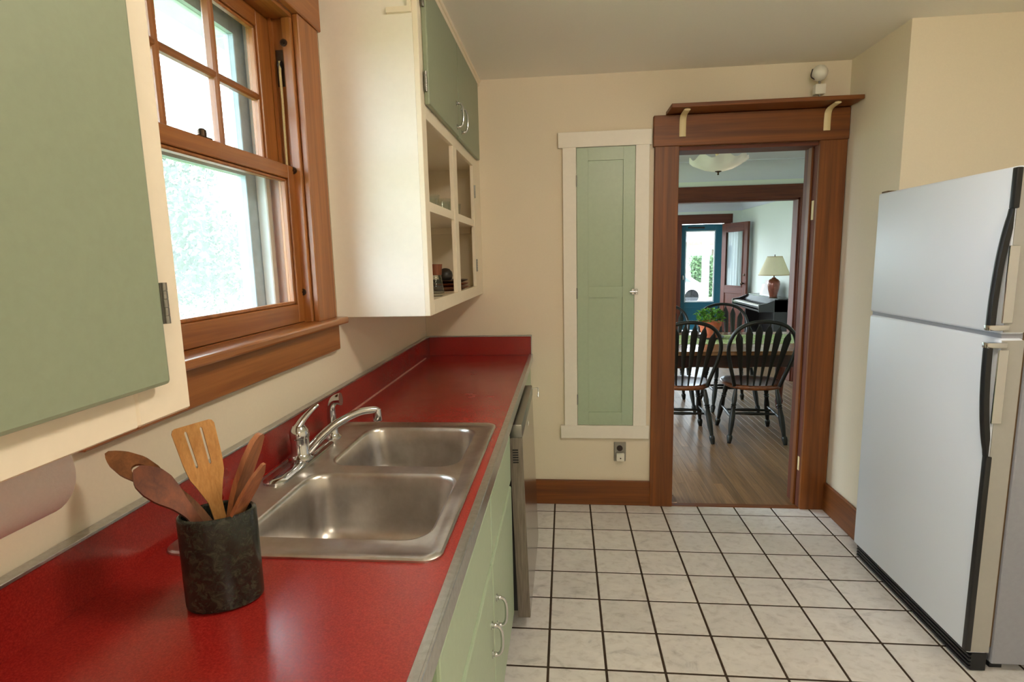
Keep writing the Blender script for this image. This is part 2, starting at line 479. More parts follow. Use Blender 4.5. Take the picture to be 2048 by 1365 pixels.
# baseboards
m = MB().box(-.2, DX0-.115, YB-.018, YB, 0, .15, .004)
struct('baseboard_back', m, 'fir_x', 'stained wood baseboard below the white pantry frame', 'baseboard')
m = MB().box(XR-.018, XR, YA-.01, YB-.02, 0, .165, .004)
struct('baseboard_right', m, 'fir_y', 'stained wood baseboard beside the refrigerator', 'baseboard')

# doorway trim
t = thing('trim_1', 'golden brown wood casing around the kitchen doorway', 'door trim', (DX0, YB, 0), kind='structure')
P = Part(t)
P('casing', MB().box(DX0-.128, DX0, YB-.022, YB, 0, 2.045, .003), 'fir_z')
P('casing', MB().box(DX1, XR-.004, YB-.022, YB, 0, 2.045, .003), 'fir_z')
P('header', MB().box(DX0-.136, XR-.003, YB-.030, YB, 2.02, 2.178, .003), 'fir_x')
P('jamb', MB().box(DX0-.02, DX0, YB-.0005, YB+.142, 0, DZ), 'mahogany_z')
P('jamb', MB().box(DX1, DX1+.02, YB-.0005, YB+.142, 0, DZ), 'mahogany_z')
P('jamb', MB().box(DX0-.02, DX1+.02, YB-.0005, YB+.142, DZ, DZ+.02), 'mahogany_x')
P('door_stop', MB().box(DX1-.012, DX1, YB+.045, YB+.085, 0, DZ, .002), 'fir_z')
P('door_stop', MB().box(DX0, DX0+.012, YB+.045, YB+.085, 0, DZ, .002), 'fir_z')
P('strike_plate', MB().box(DX1-.003, DX1, YB+.012, YB+.035, 1.62, 1.72), 'ivory_plastic')
P('strike_plate', MB().box(DX1-.003, DX1, YB+.012, YB+.030, .22, .30), 'ivory_plastic')
P('threshold', MB().box(DX0, DX1, YB-.012, YB+.028, -.004, .004, .002), 'fir_x')
P('casing', MB().box(DX0-.12, DX0, YB+.14, YB+.16, 0, 2.05), 'mahogany_z')
P('casing', MB().box(DX1, DX1+.12, YB+.14, YB+.16, 0, 2.05), 'mahogany_z')

# ------------------------------------------------------------------ kitchen window
t = thing('window_1', 'double-hung wood window with small panes above the sink', 'window', (XL, 1.32, WZ0), kind='structure')
P = Part(t)
xi = XL+.02                                      # casing face
P('casing', MB().box(XL, xi, WY1-.002, 1.842, WZ0, 2.19, .003), 'window_fir_z')
P('casing', MB().box(XL, xi, .80, WY0+.002, WZ0, 2.19, .003), 'window_fir_z')
P('header', MB().box(XL, xi+.006, .785, 1.857, 2.19, 2.345, .003), 'window_fir_y')
P('stool', MB().box(XL-.045, XL+.055, .79, 1.862, 1.241, 1.264, .006, 2), 'stool_fir')
P('apron', MB().box(XL, xi+.002, .80, 1.852, 1.150, 1.241, .003), 'window_fir_y')
P('jamb', MB().box(XL-.19, XL, WY1, WY1+.02, WZ0, WZ1), 'window_fir_z')
P('jamb', MB().box(XL-.19, XL, WY0-.02, WY0, WZ0, WZ1), 'window_fir_z')
P('head_jamb', MB().box(XL-.19, XL, WY0, WY1, WZ1-.012, WZ1+.001), 'window_fir_y')
P('sill', MB().box(XL-.24, XL-.02, WY0, WY1, WZ0-.03, WZ0+.003), 'window_fir_y')
for yy, sgn in ((WY1, -1), (WY0, 1)):
    a, b = sorted((yy, yy+sgn*.014))
    st = P('stop', MB().box(XL-.030, XL+.001, a, b, WZ0, WZ1-.012, .004, 2), 'window_fir_z')
    a, b = sorted((yy, yy+sgn*.012))
    P('parting_bead', MB().box(-.880, -.870, a, b, 1.75, WZ1-.012), 'window_fir_z')
for zz in (2.105, 1.735, 1.36):
    mm = MB(); M = Matrix.Translation((XL-.024, WY1-.014, zz)) @ Matrix.Rotation(PI/2, 4, 'X')
    mm.lathe([(.011, 0), (.011, .002), (.007, .002), (.006, .0005), (.004, .0005), (.003, .004)], n=14, M=M)
    P('stop_screw', mm, 'brass_brown', 40)
# pulley and cord
mm = MB().box(-.868, -.842, WY1-.003, WY1, 1.985, 2.09, .001)
pl = P('pulley_plate', mm, 'brass_brown')
P('sash_cord', MB().tube([(-.853, WY1-.010, 2.055), (-.853, WY1-.013, 2.02), (-.854, WY1-.010, 1.95), (-.856, WY1-.010, 1.752)], .004, 8), 'rope', 60)
P('pulley_wheel', MB().lathe([(.013, -.004), (.010, 0), (.013, .004)], n=16, M=Matrix.Translation((-.853, WY1-.004, 2.045)) @ Matrix.Rotation(PI/2, 4, 'Y')), 'black_plastic', 40)
def sash(name, x0, x1, y0, y1, z0, z1, stile, top, bot, muntY=(), muntZ=(), matz='window_fir_z', maty='window_fir_y'):
    xm = (x0+x1)/2
    fr = MB()
    fr.box(x0, x1, y0, y0+stile, z0, z1, .002).box(x0, x1, y1-stile, y1, z0, z1, .002)
    o = P(name, fr, matz)
    def ch(nm, mb, mt): 
        c = mb.build(nm, mt, o); return c
    ch('rail', MB().box(x0, x1, y0+stile, y1-stile, z1-top, z1, .002), maty)
    ch('rail', MB().box(x0, x1, y0+stile, y1-stile, z0, z0+bot, .002), maty)
    gy0, gy1, gz0, gz1 = y0+stile, y1-stile, z0+bot, z1-top
    # sticking (moulded inner edge)
    st = MB()
    for (a, b, c, d) in ((gy0, gy0+.010, gz0, gz1), (gy1-.010, gy1, gz0, gz1), (gy0, gy1, gz0, gz0+.010), (gy0, gy1, gz1-.010, gz1)):
        st.box(xm-.006, x1-.006, a, b, c, d, .003)
    ch('sticking', st, matz)
    for y in muntY: ch('muntin', MB().box(xm-.012, x1-.004, y-.010, y+.010, gz0, gz1, .005), matz)
    for z in muntZ: ch('muntin', MB().box(xm-.012, x1-.005, gy0, gy1, z-.010, z+.010, .005), maty)
    ys = [gy0]+list(muntY)+[gy1]; zs = [gz0]+list(muntZ)+[gz1]
    for a, b in zip(ys, ys[1:]):
        for c, d in zip(zs, zs[1:]): ch('pane', MB().box(xm-.005, xm-.002, a, b, c, d), 'window_glass')
    return o
lower = sash('lower_sash', -.870, -.835, WY0+.001, WY1-.001, 1.266, 1.747, .047, .040, .058)
upper = sash('upper_sash', -.917, -.882, WY0+.001, WY1-.001, 1.712, 2.176, .075, .045, .036, (1.213, 1.430), (1.935,))
lk = MB().box(-.862, -.840, 1.262, 1.312, 1.747, 1.752, .002).lathe([(.010, 0), (.010, .014), (.006, .018)], (-.851, 1.287, 1.752), 12)
P('sash_lock', lk, 'brass_brown', 40)
# storm window outside
stf = MB()
stf.box(-.985, -.955, 1.635, WY1, 1.266, WZ1-.01, .002).box(-.985, -.955, WY0, 1.0, 1.266, WZ1-.01, .002)
sto = P('storm_frame', stf, 'storm_frame')
MB().box(-.985, -.955, 1.0, 1.635, 1.266, 1.30).build('rail', 'storm_frame', sto)
MB().box(-.985, -.955, 1.0, 1.635, 2.115, WZ1-.01).build('rail', 'storm_frame', sto)
MB().box(-.985, -.955, 1.0, 1.635, 1.715, 1.755).build('rail', 'storm_frame', sto)
MB().box(-.972, -.969, 1.0, 1.635, 1.30, 1.715).build('pane', 'storm_glass', sto)
MB().box(-.972, -.969, 1.0, 1.635, 1.755, 2.115).build('pane', 'storm_glass', sto)
P('blind_stop', MB().box(-.953, -.920, WY1-.03, WY1, 1.266, WZ1-.013, .003), 'storm_white')
P('blind_stop', MB().box(-.953, -.920, WY0, WY0+.03, 1.266, WZ1-.013, .003), 'storm_white')

t = thing('fill_window_2', 'added wood framed window out of view in the sink wall, for extra cool daylight', 'window', (XL, -1.32, W2[2]), kind='structure')
P = Part(t)
wf = MB(); a0, a1, b0, b1 = W2
wf.box(XL-.12, XL-.06, a0, a0+.05, b0, b1).box(XL-.12, XL-.06, a1-.05, a1, b0, b1).box(XL-.12, XL-.06, a0+.05, a1-.05, b0, b0+.05).box(XL-.12, XL-.06, a0+.05, a1-.05, b1-.05, b1)
P('window_frame', wf, 'window_fir_z')
P('rail', MB().box(XL-.115, XL-.065, a0+.05, a1-.05, 1.60, 1.64), 'window_fir_y')
P('pane', MB().box(XL-.092, XL-.089, a0+.05, a1-.05, b0+.05, 1.60), 'window_glass')
P('pane', MB().box(XL-.092, XL-.089, a0+.05, a1-.05, 1.64, b1-.05), 'window_glass')

# ------------------------------------------------------------------ counter run
CF = -0.197                                       # counter front edge
SY0, SY1, SX0, SX1 = 0.915, 1.768, -0.778, -0.232 # sink cut-out outer rim
CY0 = -1.2
t = thing('countertop', 'red linoleum countertop with metal edge and red backsplash', 'countertop', (-.5, 1.0, CTR-.04))
P = Part(t)
cm = MB()
h0, h1 = CTR-.038, CTR
hx0, hx1, hy0, hy1 = SX0+.02, SX1-.02, SY0+.02, SY1-.02
cm.box(XL+.002, CF, CY0, hy0, h0, h1).box(XL+.002, CF, hy1, YB-.003, h0, h1).box(XL+.002, hx0, hy0, hy1, h0, h1).box(hx1, CF, hy0, hy1, h0, h1)
P('top', cm, 'red_linoleum')
P('backsplash', MB().box(XL+.002, XL+.020, CY0, YB-.003, CTR, 1.012), 'red_linoleum')
P('backsplash', MB().box(XL+.020, CF-.002, YB-.020, YB-.003, CTR, 1.012), 'red_linoleum')
P('edge_trim', MB().box(CF, CF+.006, CY0, YB-.003, CTR-.040, CTR+.0025, .0015), 'trim_metal')
P('edge_trim', MB().box(CF-.014, CF+.001, CY0, YB-.003, CTR, CTR+.0022, .0005), 'trim_metal')
P('splash_cap', MB().box(XL+.001, XL+.024, CY0, YB-.02, 1.010, 1.016, .001), 'trim_metal')
P('splash_cap', MB().box(XL+.02, CF, YB-.024, YB-.002, 1.010, 1.016, .001), 'trim_metal')
P('splash_cap', MB().box(CF-.003, CF+.002, YB-.024, YB-.002, CTR, 1.016, .001), 'trim_metal')
P('caulk_line', MB().box(XL+.019, XL+.026, 1.80, YB-.13, CTR-.001, CTR+.004, .001), 'caulk')

# sink
t = thing('sink', 'double bowl stainless steel sink set into the red counter', 'sink', (-.5, 1.34, CTR))
P = Part(t)
B1 = (-.665, -.270, 0.985, 1.325, .060)           # near bowl: x0 x1 y0 y1 r
B2 = (-.650, -.285, 1.372, 1.715, .060)
zr = CTR+.006
dk = MB()
outer = rrect(SX0, SX1, SY0, SY1, .035, 6)
inner = rrect(SX0+.016, SX1-.016, SY0+.016, SY1-.016, .024, 6)
inner2 = rrect(SX0+.022, SX1-.022, SY0+.022, SY1-.022, .02, 6)
dk.loops([[(x, y, CTR-.001) for x, y in outer], [(x, y, CTR+.004) for x, y in outer], [(x, y, zr+.001) for x, y in rrect(SX0+.004, SX1-.004, SY0+.004, SY1-.004, .032, 6)],
          [(x, y, zr+.001) for x, y in inner], [(x, y, zr-.002) for x, y in inner2]], False, False)
holes = [rrect(b[0], b[1], b[2], b[3], b[4], 6) for b in (B1, B2)]
polys = [inner2]+holes
flat = [p for pl in polys for p in pl]
vv = dk.vs([(a, b, zr-.002) for a, b in flat])
for tr in tessellate_polygon([[Vector((a, b, 0)) for a, b in pl] for pl in polys]): dk.bm.faces.new([vv[i] for i in tr])
P('deck', dk, 'stainless', 35)
for b, dep in ((B1, .175), (B2, .165)):
    x0, x1, y0, y1, r = b
    ls = []
    for off, z in ((0, zr-.002), (.0025, zr-.0025), (.006, zr-.006), (.009, zr-.014), (.014, zr-.06), (.020, zr-dep+.05), (.024, zr-dep+.03), (.034, zr-dep+.012), (.052, zr-dep+.003), (.075, zr-dep)):
        ls.append([(x, y, z) for x, y in rrect(x0+off, x1-off, y0+off, y1-off, max(.02, r-off*.3), 6)])
    o = P('bowl', MB().loops(ls, False, True), 'stainless', 50)
    dr = MB().lathe([(.055, .0005), (.050, .004), (.042, .001), (.034, -.004), (.010, -.004)], ((x0+x1)/2, (y0+y1)/2, zr-dep), 24)
    d = dr.build('drain', 'chrome', o, 40)

# faucet
fx, fy = -.728, 1.395
t = thing('faucet', 'chrome single lever kitchen faucet with low curved spout on the sink', 'faucet', (fx, fy, zr))
P = Part(t)
ls = []
for off, z in ((0, 0), (0, .006), (.006, .011), (.016, .013)):
    ls.append([(x, y, zr-.002+z) for x, y in rrect(fx-.030+off, fx+.030-off, 1.228+off, 1.562-off, .029-off*.9, 8)])
P('escutcheon', MB().loops(ls, True, True), 'chrome', 40)
P('body', MB().lathe([(.034, 0), (.034, .006), (.028, .010), (.0245, .016), (.0245, .058), (.026, .060), (.026, .072), (.024, .080), (.017, .090), (.006, .094)], (fx, fy, zr+.010), 24), 'chrome', 35)
lv = bez([(fx-.004, fy-.004, zr+.094), (fx+.010, fy+.010, zr+.118), (fx+.026, fy+.030, zr+.138), (fx+.036, fy+.046, zr+.148)], 6)
P('lever', MB().tube(lv, [.0155-.0095*(i/(len(lv)-1))**.7 for i in range(len(lv)-1)]+[.0065], 12, flat=.75), 'chrome', 50)
sp = bez([(fx+.012, fy+.005, zr+.022), (fx+.045, fy+.024, zr+.058), (fx+.085, fy+.050, zr+.092), (fx+.135, fy+.083, zr+.115), (fx+.170, fy+.106, zr+.117), (fx+.184, fy+.114, zr+.112)], 8)
spo = P('spout', MB().tube(sp, [.0135-.003*min(1, i/(len(sp)*.6)) for i in range(len(sp))], 14), 'chrome', 50)
MB().lathe([(.0115, 0), (.0125, .002), (.0125, .020), (.0118, .034), (.004, .037)], (fx+.182, fy+.113, zr+.083), 18).build('aerator', 'chrome', spo, 40)
t = thing('side_sprayer', 'small chrome side sprayer standing on the sink behind the faucet', 'sprayer', (-.728, 1.605, zr))
P = Part(t)
P('base', MB().lathe([(.026, -.002), (.026, .003), (.021, .008), (.017, .014), (.0165, .026), (.0155, .030)], (-.728, 1.605, zr), 20), 'chrome', 40)
hd = bez([(-.728, 1.605, zr+.028), (-.728, 1.605, zr+.070), (-.726, 1.604, zr+.098), (-.714, 1.604, zr+.118), (-.695, 1.606, zr+.122)], 6)
n_ = len(hd)
P('spray_head', MB().tube(hd, [.013+.001*math.sin(i*.4) if i < n_*.6 else .013+.008*((i-n_*.6)/(n_*.4)) for i in range(n_)], 14), 'chrome', 50)

# base cabinets
FX = -.228                                        # carcass face
def pull(P_, parent, pos, axis, out, L=.085):
    """bow handle; pos centre, axis along, out normal"""
    a, o_ = Vector(axis), Vector(out); c = Vector(pos)
    path = bez([c-a*L/2+o_*.001, c-a*L*.47+o_*.018, c-a*L*.25+o_*.027, c+a*L*.25+o_*.027, c+a*L*.47+o_*.018, c+a*L/2+o_*.001], 5)
    mb = MB().tube(path, [.0065 if (i < 4 or i > len(path)-5) else .0048 for i in range(len(path))], 10)
    for sg in (-1, 1): mb.tube([c+a*sg*L*.5, c+a*sg*L*.5+o_*.003], .011, 12)
    ob = mb.build('handle', 'chrome', parent, 50)
    return ob
t = thing('base_cabinet', 'pale green base cabinet with two doors below the sink', 'cabinet', (-.5, 1.35, 0))
P = Part(t)
P('carcass', MB().box(XL+.003, FX, .755, .775, .10, CTR-.04).box(XL+.003, FX, 1.905, 1.925, .10, CTR-.04).box(XL+.003, FX, .775, 1.905, .10, .12).box(FX-.02, FX, .775, 1.905, .12, .14).box(FX-.02, FX, .775, 1.905, .625, .655).box(FX-.02, FX, .775, 1.905, .825, CTR-.04).box(FX-.02, FX, 1.365, 1.40, .12, .85).box(XL+.003, XL+.02, .775, 1.905, .12, .70), 'pale_sage_enamel')
P('toe_kick', MB().box(-.32, -.30, .755, 1.925, .008, .10), 'black_plastic')
fs = .024
for a, b in ((.778, 1.377), (1.386, 1.905)):
    P('false_front', MB().box(FX, FX+fs, a, b, .650, .828, .006, 2), 'pale_sage_enamel')
d1 = P('door', MB().box(FX, FX+fs, .790, 1.381, .120, .628, .006, 2), 'pale_sage_enamel')
pull(P, d1, (FX+fs, 1.335, .440), (0, 0, 1), (1, 0, 0))
d2 = P('door', MB().box(FX, FX+fs, 1.388, 1.915, .120, .628, .006, 2), 'pale_sage_enamel')
pull(P, d2, (FX+fs, 1.440, .452), (0, 0, 1), (1, 0, 0))
t = thing('base_cabinet', 'pale green base cabinet under the counter nearest the viewer', 'cabinet', (-.5, 0, 0))
P = Part(t)
P('carcass', MB().box(XL+.003, FX, CY0, .752, .10, CTR-.04), 'pale_sage_enamel')
P('toe_kick', MB().box(-.32, -.30, CY0, .752, .008, .10), 'black_plastic')
for a, b in ((-1.15, -.56), (-.54, .10), (.12, .735)):
    P('drawer', MB().box(FX, FX+fs, a, b, .650, .828, .006, 2), 'pale_sage_enamel')
    d = P('door', MB().box(FX, FX+fs, a, b, .120, .628, .006, 2), 'pale_sage_enamel')
    pull(P, d, (FX+fs, b-.05, .45), (0, 0, 1), (1, 0, 0))
t = thing('base_cabinet', 'narrow pale green cabinet between the dishwasher and the far wall', 'cabinet', (-.5, 2.85, 0))
P = Part(t)
P('carcass', MB().box(XL+.003, FX, 2.595, YB-.004, .10, CTR-.04), 'pale_sage_enamel')
P('door', MB().box(FX, FX+fs, 2.605, YB-.02, .12, .83, .006, 2), 'pale_sage_enamel')
P('toe_kick', MB().box(-.32, -.30, 2.595, YB-.004, .008, .10), 'black_plastic')

# dishwasher
t = thing('dishwasher', 'stainless dishwasher standing slightly proud under the counter', 'dishwasher', (-.5, 2.26, 0))
P = Part(t)
dy0, dy1 = 1.952, 2.585
P('tub', MB().box(XL+.03, -.235, 1.935, 2.59, .06, .845), 'black_plastic')
M = Matrix.Translation((-.212, 0, .845)) @ Matrix.Rotation(math.radians(-1.5), 4, 'Y') @ Matrix.Translation((.212, 0, -.845))
door = P('door', MB().box(-.212, -.165, dy0, dy1, .075, .800, .003, M=M), 'stainless_front')
MB().box(-.2125, -.166, dy0-.001, dy0+.004, .075, .795, 0, M=M).build('side_edge', 'stainless_side', door)
P('top_panel', MB().box(-.214, -.163, dy0-.002, dy1+.002, .796, .848, .006, 2, M=M), 'dull_metal', 40)
v_ = MB()
for k in range(6): v_.box(-.203, -.182, dy0-.0025, dy0, .700+k*.0095, .705+k*.0095, M=M)
P('vent', v_, 'black_plastic')
P('seal', MB().box(-.236, -.213, dy0+.004, dy1-.004, .10, .84, M=M), 'black_plastic')
P('handle', MB().tube([(-.166, dy1-.03, .838), (-.135, dy1-.028, .842), (-.132, dy1-.03, .828), (-.134, dy1-.04, .80)], .0035, 8), 'chrome', 50)
P('badge', MB().box(-.164, -.162, dy0+.28, dy0+.31, .755, .768, M=M), 'white_plastic')
P('foot', MB().box(-.30, -.26, 2.0, 2.06, 0, .06), 'black_plastic')
P('foot', MB().box(-.30, -.26, 2.48, 2.54, 0, .06), 'black_plastic')

# ------------------------------------------------------------------ upper cabinets
UX = -.470                                        # face frame front
def hinge(P_, pos, parent=None, q=1.0):
    x, y, z = pos
    mb = MB()
    for k in range(5): mb.tube([(x+.002, y, z+q*(-.032+k*.0130)), (x+.002, y, z+q*(-.032+k*.0130+.0122))], .0042*q, 10)
    mb.box(x-.001, x+.001, y-.010*q*q, y+.010*q*q, z-.032*q, z+.032*q)
    return mb.build('hinge', 'dull_metal', parent, 50) if parent else P_('hinge', mb, 'dull_metal', 50)
t = thing('upper_cabinet', 'tall white wall cabinet with open shelves and two sage doors by the far wall', 'cabinet', (-.64, 2.5, 1.258))
P = Part(t)
uy0, uy1, uz0 = 1.886, YB-.003, 1.258
P('side_panel', MB().box(XL+.002, UX-.018, uy0, uy0+.018, uz0, ZC-.002, .001), 'white_enamel')
P('back_panel', MB().box(XL+.002, XL+.010, uy0+.018, uy1, uz0, ZC-.002), 'cream_enamel')
P('bottom', MB().box(XL+.010, UX-.018, uy0+.018, uy1, 1.285, 1.300), 'cream_enamel')
P('shelf', MB().box(XL+.010, UX-.030, uy0+.018, uy1, 1.630, 1.648), 'cream_enamel')
P('shelf', MB().box(XL+.010, UX-.018, uy0+.018, uy1, 1.945, 1.965), 'cream_enamel')
P('shelf_cleat', MB().box(XL+.010, UX-.06, uy1-.018, uy1, 1.595, 1.630), 'cream_enamel')
P('shelf_cleat', MB().box(XL+.010, XL+.028, uy0+.018, uy1-.018, 1.595, 1.630), 'cream_enamel')
ff = MB()
ff.box(UX-.018, UX, uy0-.001, 1.945, uz0, ZC-.002, .0015)             # left stile
ff.box(UX-.018, UX, 2.915, uy1, uz0, ZC-.002, .0015)
ff.box(UX-.018, UX, 2.395, 2.475, 1.310, 1.930, .0015)               # middle
ff.box(UX-.018, UX, 1.945, 2.915, uz0, 1.310, .0015)
ff.box(UX-.018, UX, 1.945, 2.915, 1.930, 1.985, .0015)
ff.box(UX-.018, UX, 1.945, 2.915, 2.355, ZC-.002, .0015)
ff.box(UX-.018, UX-.004, 1.945, 2.395, 1.622, 1.655).box(UX-.018, UX-.004, 2.475, 2.915, 1.622, 1.655)
P('face_frame', ff, 'cream_enamel')
P('crown_molding', MB().box(UX, UX+.012, uy0-.001, uy1, 2.375, ZC-.001, .003).box(UX, UX+.022, uy0-.001, uy1, 2.395, ZC-.001, .004), 'cream_enamel')
P('bracket', MB().box(UX-.10, UX-.018, uy0-.012, uy0-.0005, 2.245, 2.262).box(UX-.03, UX-.018, uy0-.012, uy0-.0005, 2.262, 2.40), 'cream_enamel')
dA = P('door', MB().box(UX, UX+.019, 1.930, 2.462, 1.973, 2.365, .005, 2), 'sage_enamel')
dB = P('door', MB().box(UX, UX+.019, 2.467, 3.035, 1.973, 2.365, .005, 2), 'sage_enamel')
pull(P, dA, (UX+.019, 2.415, 2.055), (0, 0, 1), (1, 0, 0), .095)
pull(P, dB, (UX+.019, 2.520, 2.055), (0, 0, 1), (1, 0, 0), .095)
hinge(P, (UX+.008, 1.925, 2.045), dA); hinge(P, (UX+.008, 1.925, 2.31), dA)
hinge(P, (UX+.001, 2.93, 1.80)); hinge(P, (UX+.001, 2.93, 1.42))

t = thing('upper_cabinet', 'large sage door wall cabinet with cream frame left of the window', 'cabinet', (-.64, .2, 1.27))
P = Part(t)
nx, ny1, nz0 = -.480, .648, 1.270
P('box', MB().box(XL+.002, nx-.02, -.72, ny1-.002, nz0+.012, ZC-.002), 'cream_enamel')
P('face_frame', MB().box(nx-.02, nx, .560, ny1, nz0, ZC-.002, .003).box(nx-.02, nx-.0005, -.72, .560, nz0, nz0+.065, .002).box(nx-.02, nx-.0005, -.72, .56, 2.34, ZC-.002).box(nx-.02, nx-.0005, -.09, -.03, nz0+.06, 2.34), 'cream_enamel')
dA = P('door', MB().box(nx, nx+.019, -.06, .594, nz0+.044, 2.36, .005, 2), 'sage_enamel')
dB = P('door', MB().box(nx, nx+.019, -.69, -.065, nz0+.044, 2.36, .005, 2), 'sage_enamel')
hinge(P, (nx+.016, .600, 1.408), dA, .74); hinge(P, (nx+.016, .600, 2.2), dA, .74)
pull(P, dA, (nx+.019, 0.0, 1.42), (0, 0, 1), (1, 0, 0), .095)

# paper towel under it
t = thing('paper_towel_roll', 'white paper towel roll hung under the sage cabinet', 'paper towel', (-.665, .44, 1.20))
P = Part(t)
M = Matrix.Translation((-.665, .28, 1.203)) @ Matrix.Rotation(-PI/2, 4, 'X')
P('roll', MB().lathe([(.020, 0), (.058, 0), (.060, .004), (.060, .316), (.058, .320), (.020, .320)], n=40, M=M), 'paper', 40)
P('core', MB().lathe([(.018, -.002), (.020, -.002), (.020, .322), (.018, .322)], n=24, M=M), 'shade_trim', 40)
P('bracket', MB().tube([(-.665, .272, 1.203), (-.665, .265, 1.24), (-.665, .265, 1.281)], .004, 8).tube([(-.665, .272, 1.203), (-.665, .604, 1.203)], .006, 8).tube([(-.665, .604, 1.203), (-.700, .606, 1.25), (-.70, .60, 1.281)], .003, 8), 'white_plastic', 50)

# things inside the open cabinet
for i, (x, y, h, st) in enumerate(((-.56, 2.36, .075, 0), (-.60, 2.48, .075, 0), (-.55, 2.56, .08, 0), (-.58, 2.68, .08, 0), (-.545, 2.76, .075, 0))):
    prof = [(.026, 0), (.030, h*.5), (.033, h), (.0315, h), (.0285, h*.5), (.0245, .006)]
    o = MB().lathe(prof, (0, 0, 0), 20, True, True).build('drinking_glass', 'clear_glass', None, 40, (x, y, 1.649))
    tag(o, ['clear drinking glass on the cabinet shelf, nearest the open front edge', 'clear drinking glass second along the cabinet shelf, set back', 'clear drinking glass in the middle of the cabinet shelf row', 'clear drinking glass fourth along the cabinet shelf, set back', 'clear drinking glass on the cabinet shelf closest to the divider'][i], 'glass', 'glasses on the open cabinet shelf')
t = thing('carafe', 'glass carafe with a dark wooden collar on the lower open shelf', 'carafe', (-.545, 2.30, 1.301))
P = Part(t)
P('glass_body', MB().lathe([(.034, 0), (.036, .01), (.026, .075), (.022, .10), (.0205, .10), (.0245, .075), (.034, .012)], (-.545, 2.30, 1.301), 24), 'clear_glass', 40)
P('collar', MB().lathe([(.0225, .088), (.0265, .090), (.030, .134), (.0285, .134), (.022, .092)], (-.545, 2.30, 1.301), 24), 'spoon_dark', 40)
for i, (z, r, mt, lb) in enumerate(((1.301, .108, 'plate_brown', 'bottom brown plate of the stack on the lower open shelf'), (1.318, .105, 'plate_brown', 'middle brown plate of the stack on the lower open shelf'), (1.335, .102, 'plate_dark', 'dark top plate of the stack on the lower open shelf'))):
    o = MB().lathe([(r*.55, 0), (r*.6, 0), (r*.95, .014), (r, .017), (r*.985, .019), (r*.6, .005), (r*.1, .004)], (0, 0, 0), 32).build('plate', mt, None, 40, (-.59, 2.75, z))
    tag(o, lb, 'plate', 'plates on the open cabinet shelf')
o = MB().lathe([(.004, 0), (.020, .004), (.032, .016), (.037, .034), (.034, .052), (.022, .066), (.006, .071)], (0, 0, 0), 20).build('dark_stone_ball', 'stoneware_dark', None, 60, (-.59, 2.70, 1.341))
tag(o, 'dark round fruit-like ball resting on the plate stack', 'ball')

# ------------------------------------------------------------------ crock and utensils
cc_ = Vector((-.560, .788)); ca = math.radians(24)
def oval(a, b, z, n=40):
    return [(cc_.x+a*math.cos(u)*math.cos(ca)-b*math.sin(u)*math.sin(ca), cc_.y+a*math.cos(u)*math.sin(ca)+b*math.sin(u)*math.cos(ca), z) for u in [2*PI*k/n for k in range(n)]]
A_, B_ = .058, .041
z0 = CTR+.0005
ls = [oval(A_-.006, B_-.006, z0), oval(A_-.001, B_-.001, z0+.003), oval(A_, B_, z0+.008), oval(A_, B_, z0+.150), oval(A_-.001, B_-.001, z0+.154), oval(A_-.004, B_-.004, z0+.156), oval(A_-.007, B_-.007, z0+.154), oval(A_-.008, B_-.008, z0+.148), oval(A_-.009, B_-.009, z0+.010)]
o = MB().loops(ls, True, True).build('utensil_crock', 'green_marble', None, 40)
tag(o, 'dark green marble oval crock holding wooden utensils on the red counter', 'crock')

def orient(base, tip, xhint):
    z = (Vector(tip)-Vector(base)).normalized(); x = Vector(xhint); x = (x-z*x.dot(z)).normalized(); y = z.cross(x)
    return Matrix(((x.x, y.x, z.x, base[0]), (x.y, y.y, z.y, base[1]), (x.z, y.z, z.z, base[2]), (0, 0, 0, 1)))
def outline(prof, n=8):
    L = [(w, t) for t, w in prof]; R = [(-w, t) for t, w in reversed(prof)]
    return L+R
def ell(cx, cy, rx, ry, n=16): return [(cx+rx*math.cos(2*PI*k/n), cy+ry*math.sin(2*PI*k/n)) for k in range(n)]
def bend(p, L, amt): u, v, w = p; return (u, w+amt*(v/L)**3*L, v)
def spoon(name, label, mat, pts, turn, prof, holes=(), th=.006):
    path = bez(pts, 12); cum = [0]
    for a, b in zip(path, path[1:]): cum.append(cum[-1]+(b-a).length)
    L = cum[-1]; vw = Vector((-.56, .80, -.40)).normalized()
    wd = ((path[-1]-path[0]).normalized().cross(vw)).normalized()
    wd = Matrix.Rotation(math.radians(turn), 3, (path[-1]-path[0]).normalized()) @ wd
    def to3(u, v, w):
        i = max(0, min(len(path)-2, next((k for k in range(len(cum)-1) if cum[k+1] >= v), len(path)-2)))
        f = (v-cum[i])/max(1e-9, cum[i+1]-cum[i]); tn = (path[i+1]-path[i]).normalized()
        nm = tn.cross(wd).normalized()
        return tuple(path[i].lerp(path[i+1], f)+wd*u+nm*(w+.10*abs(u)**1.0*.35))
    n = 40; pr = []
    for k in range(n+1):
        t = k/n
        for (ta, wa), (tb, wb) in zip(prof, prof[1:]):
            if ta <= t <= tb+1e-9: pr.append((t*L, wa+(wb-wa)*((t-ta)/(tb-ta)))); break
    o = MB().plate(outline(pr), [[(x, y*L) for x, y in h] for h in holes], -th/2, th/2, to3=to3).build(name, mat, None, 50)
    return tag(o, label, 'utensil', 'wooden utensils in the dark crock')
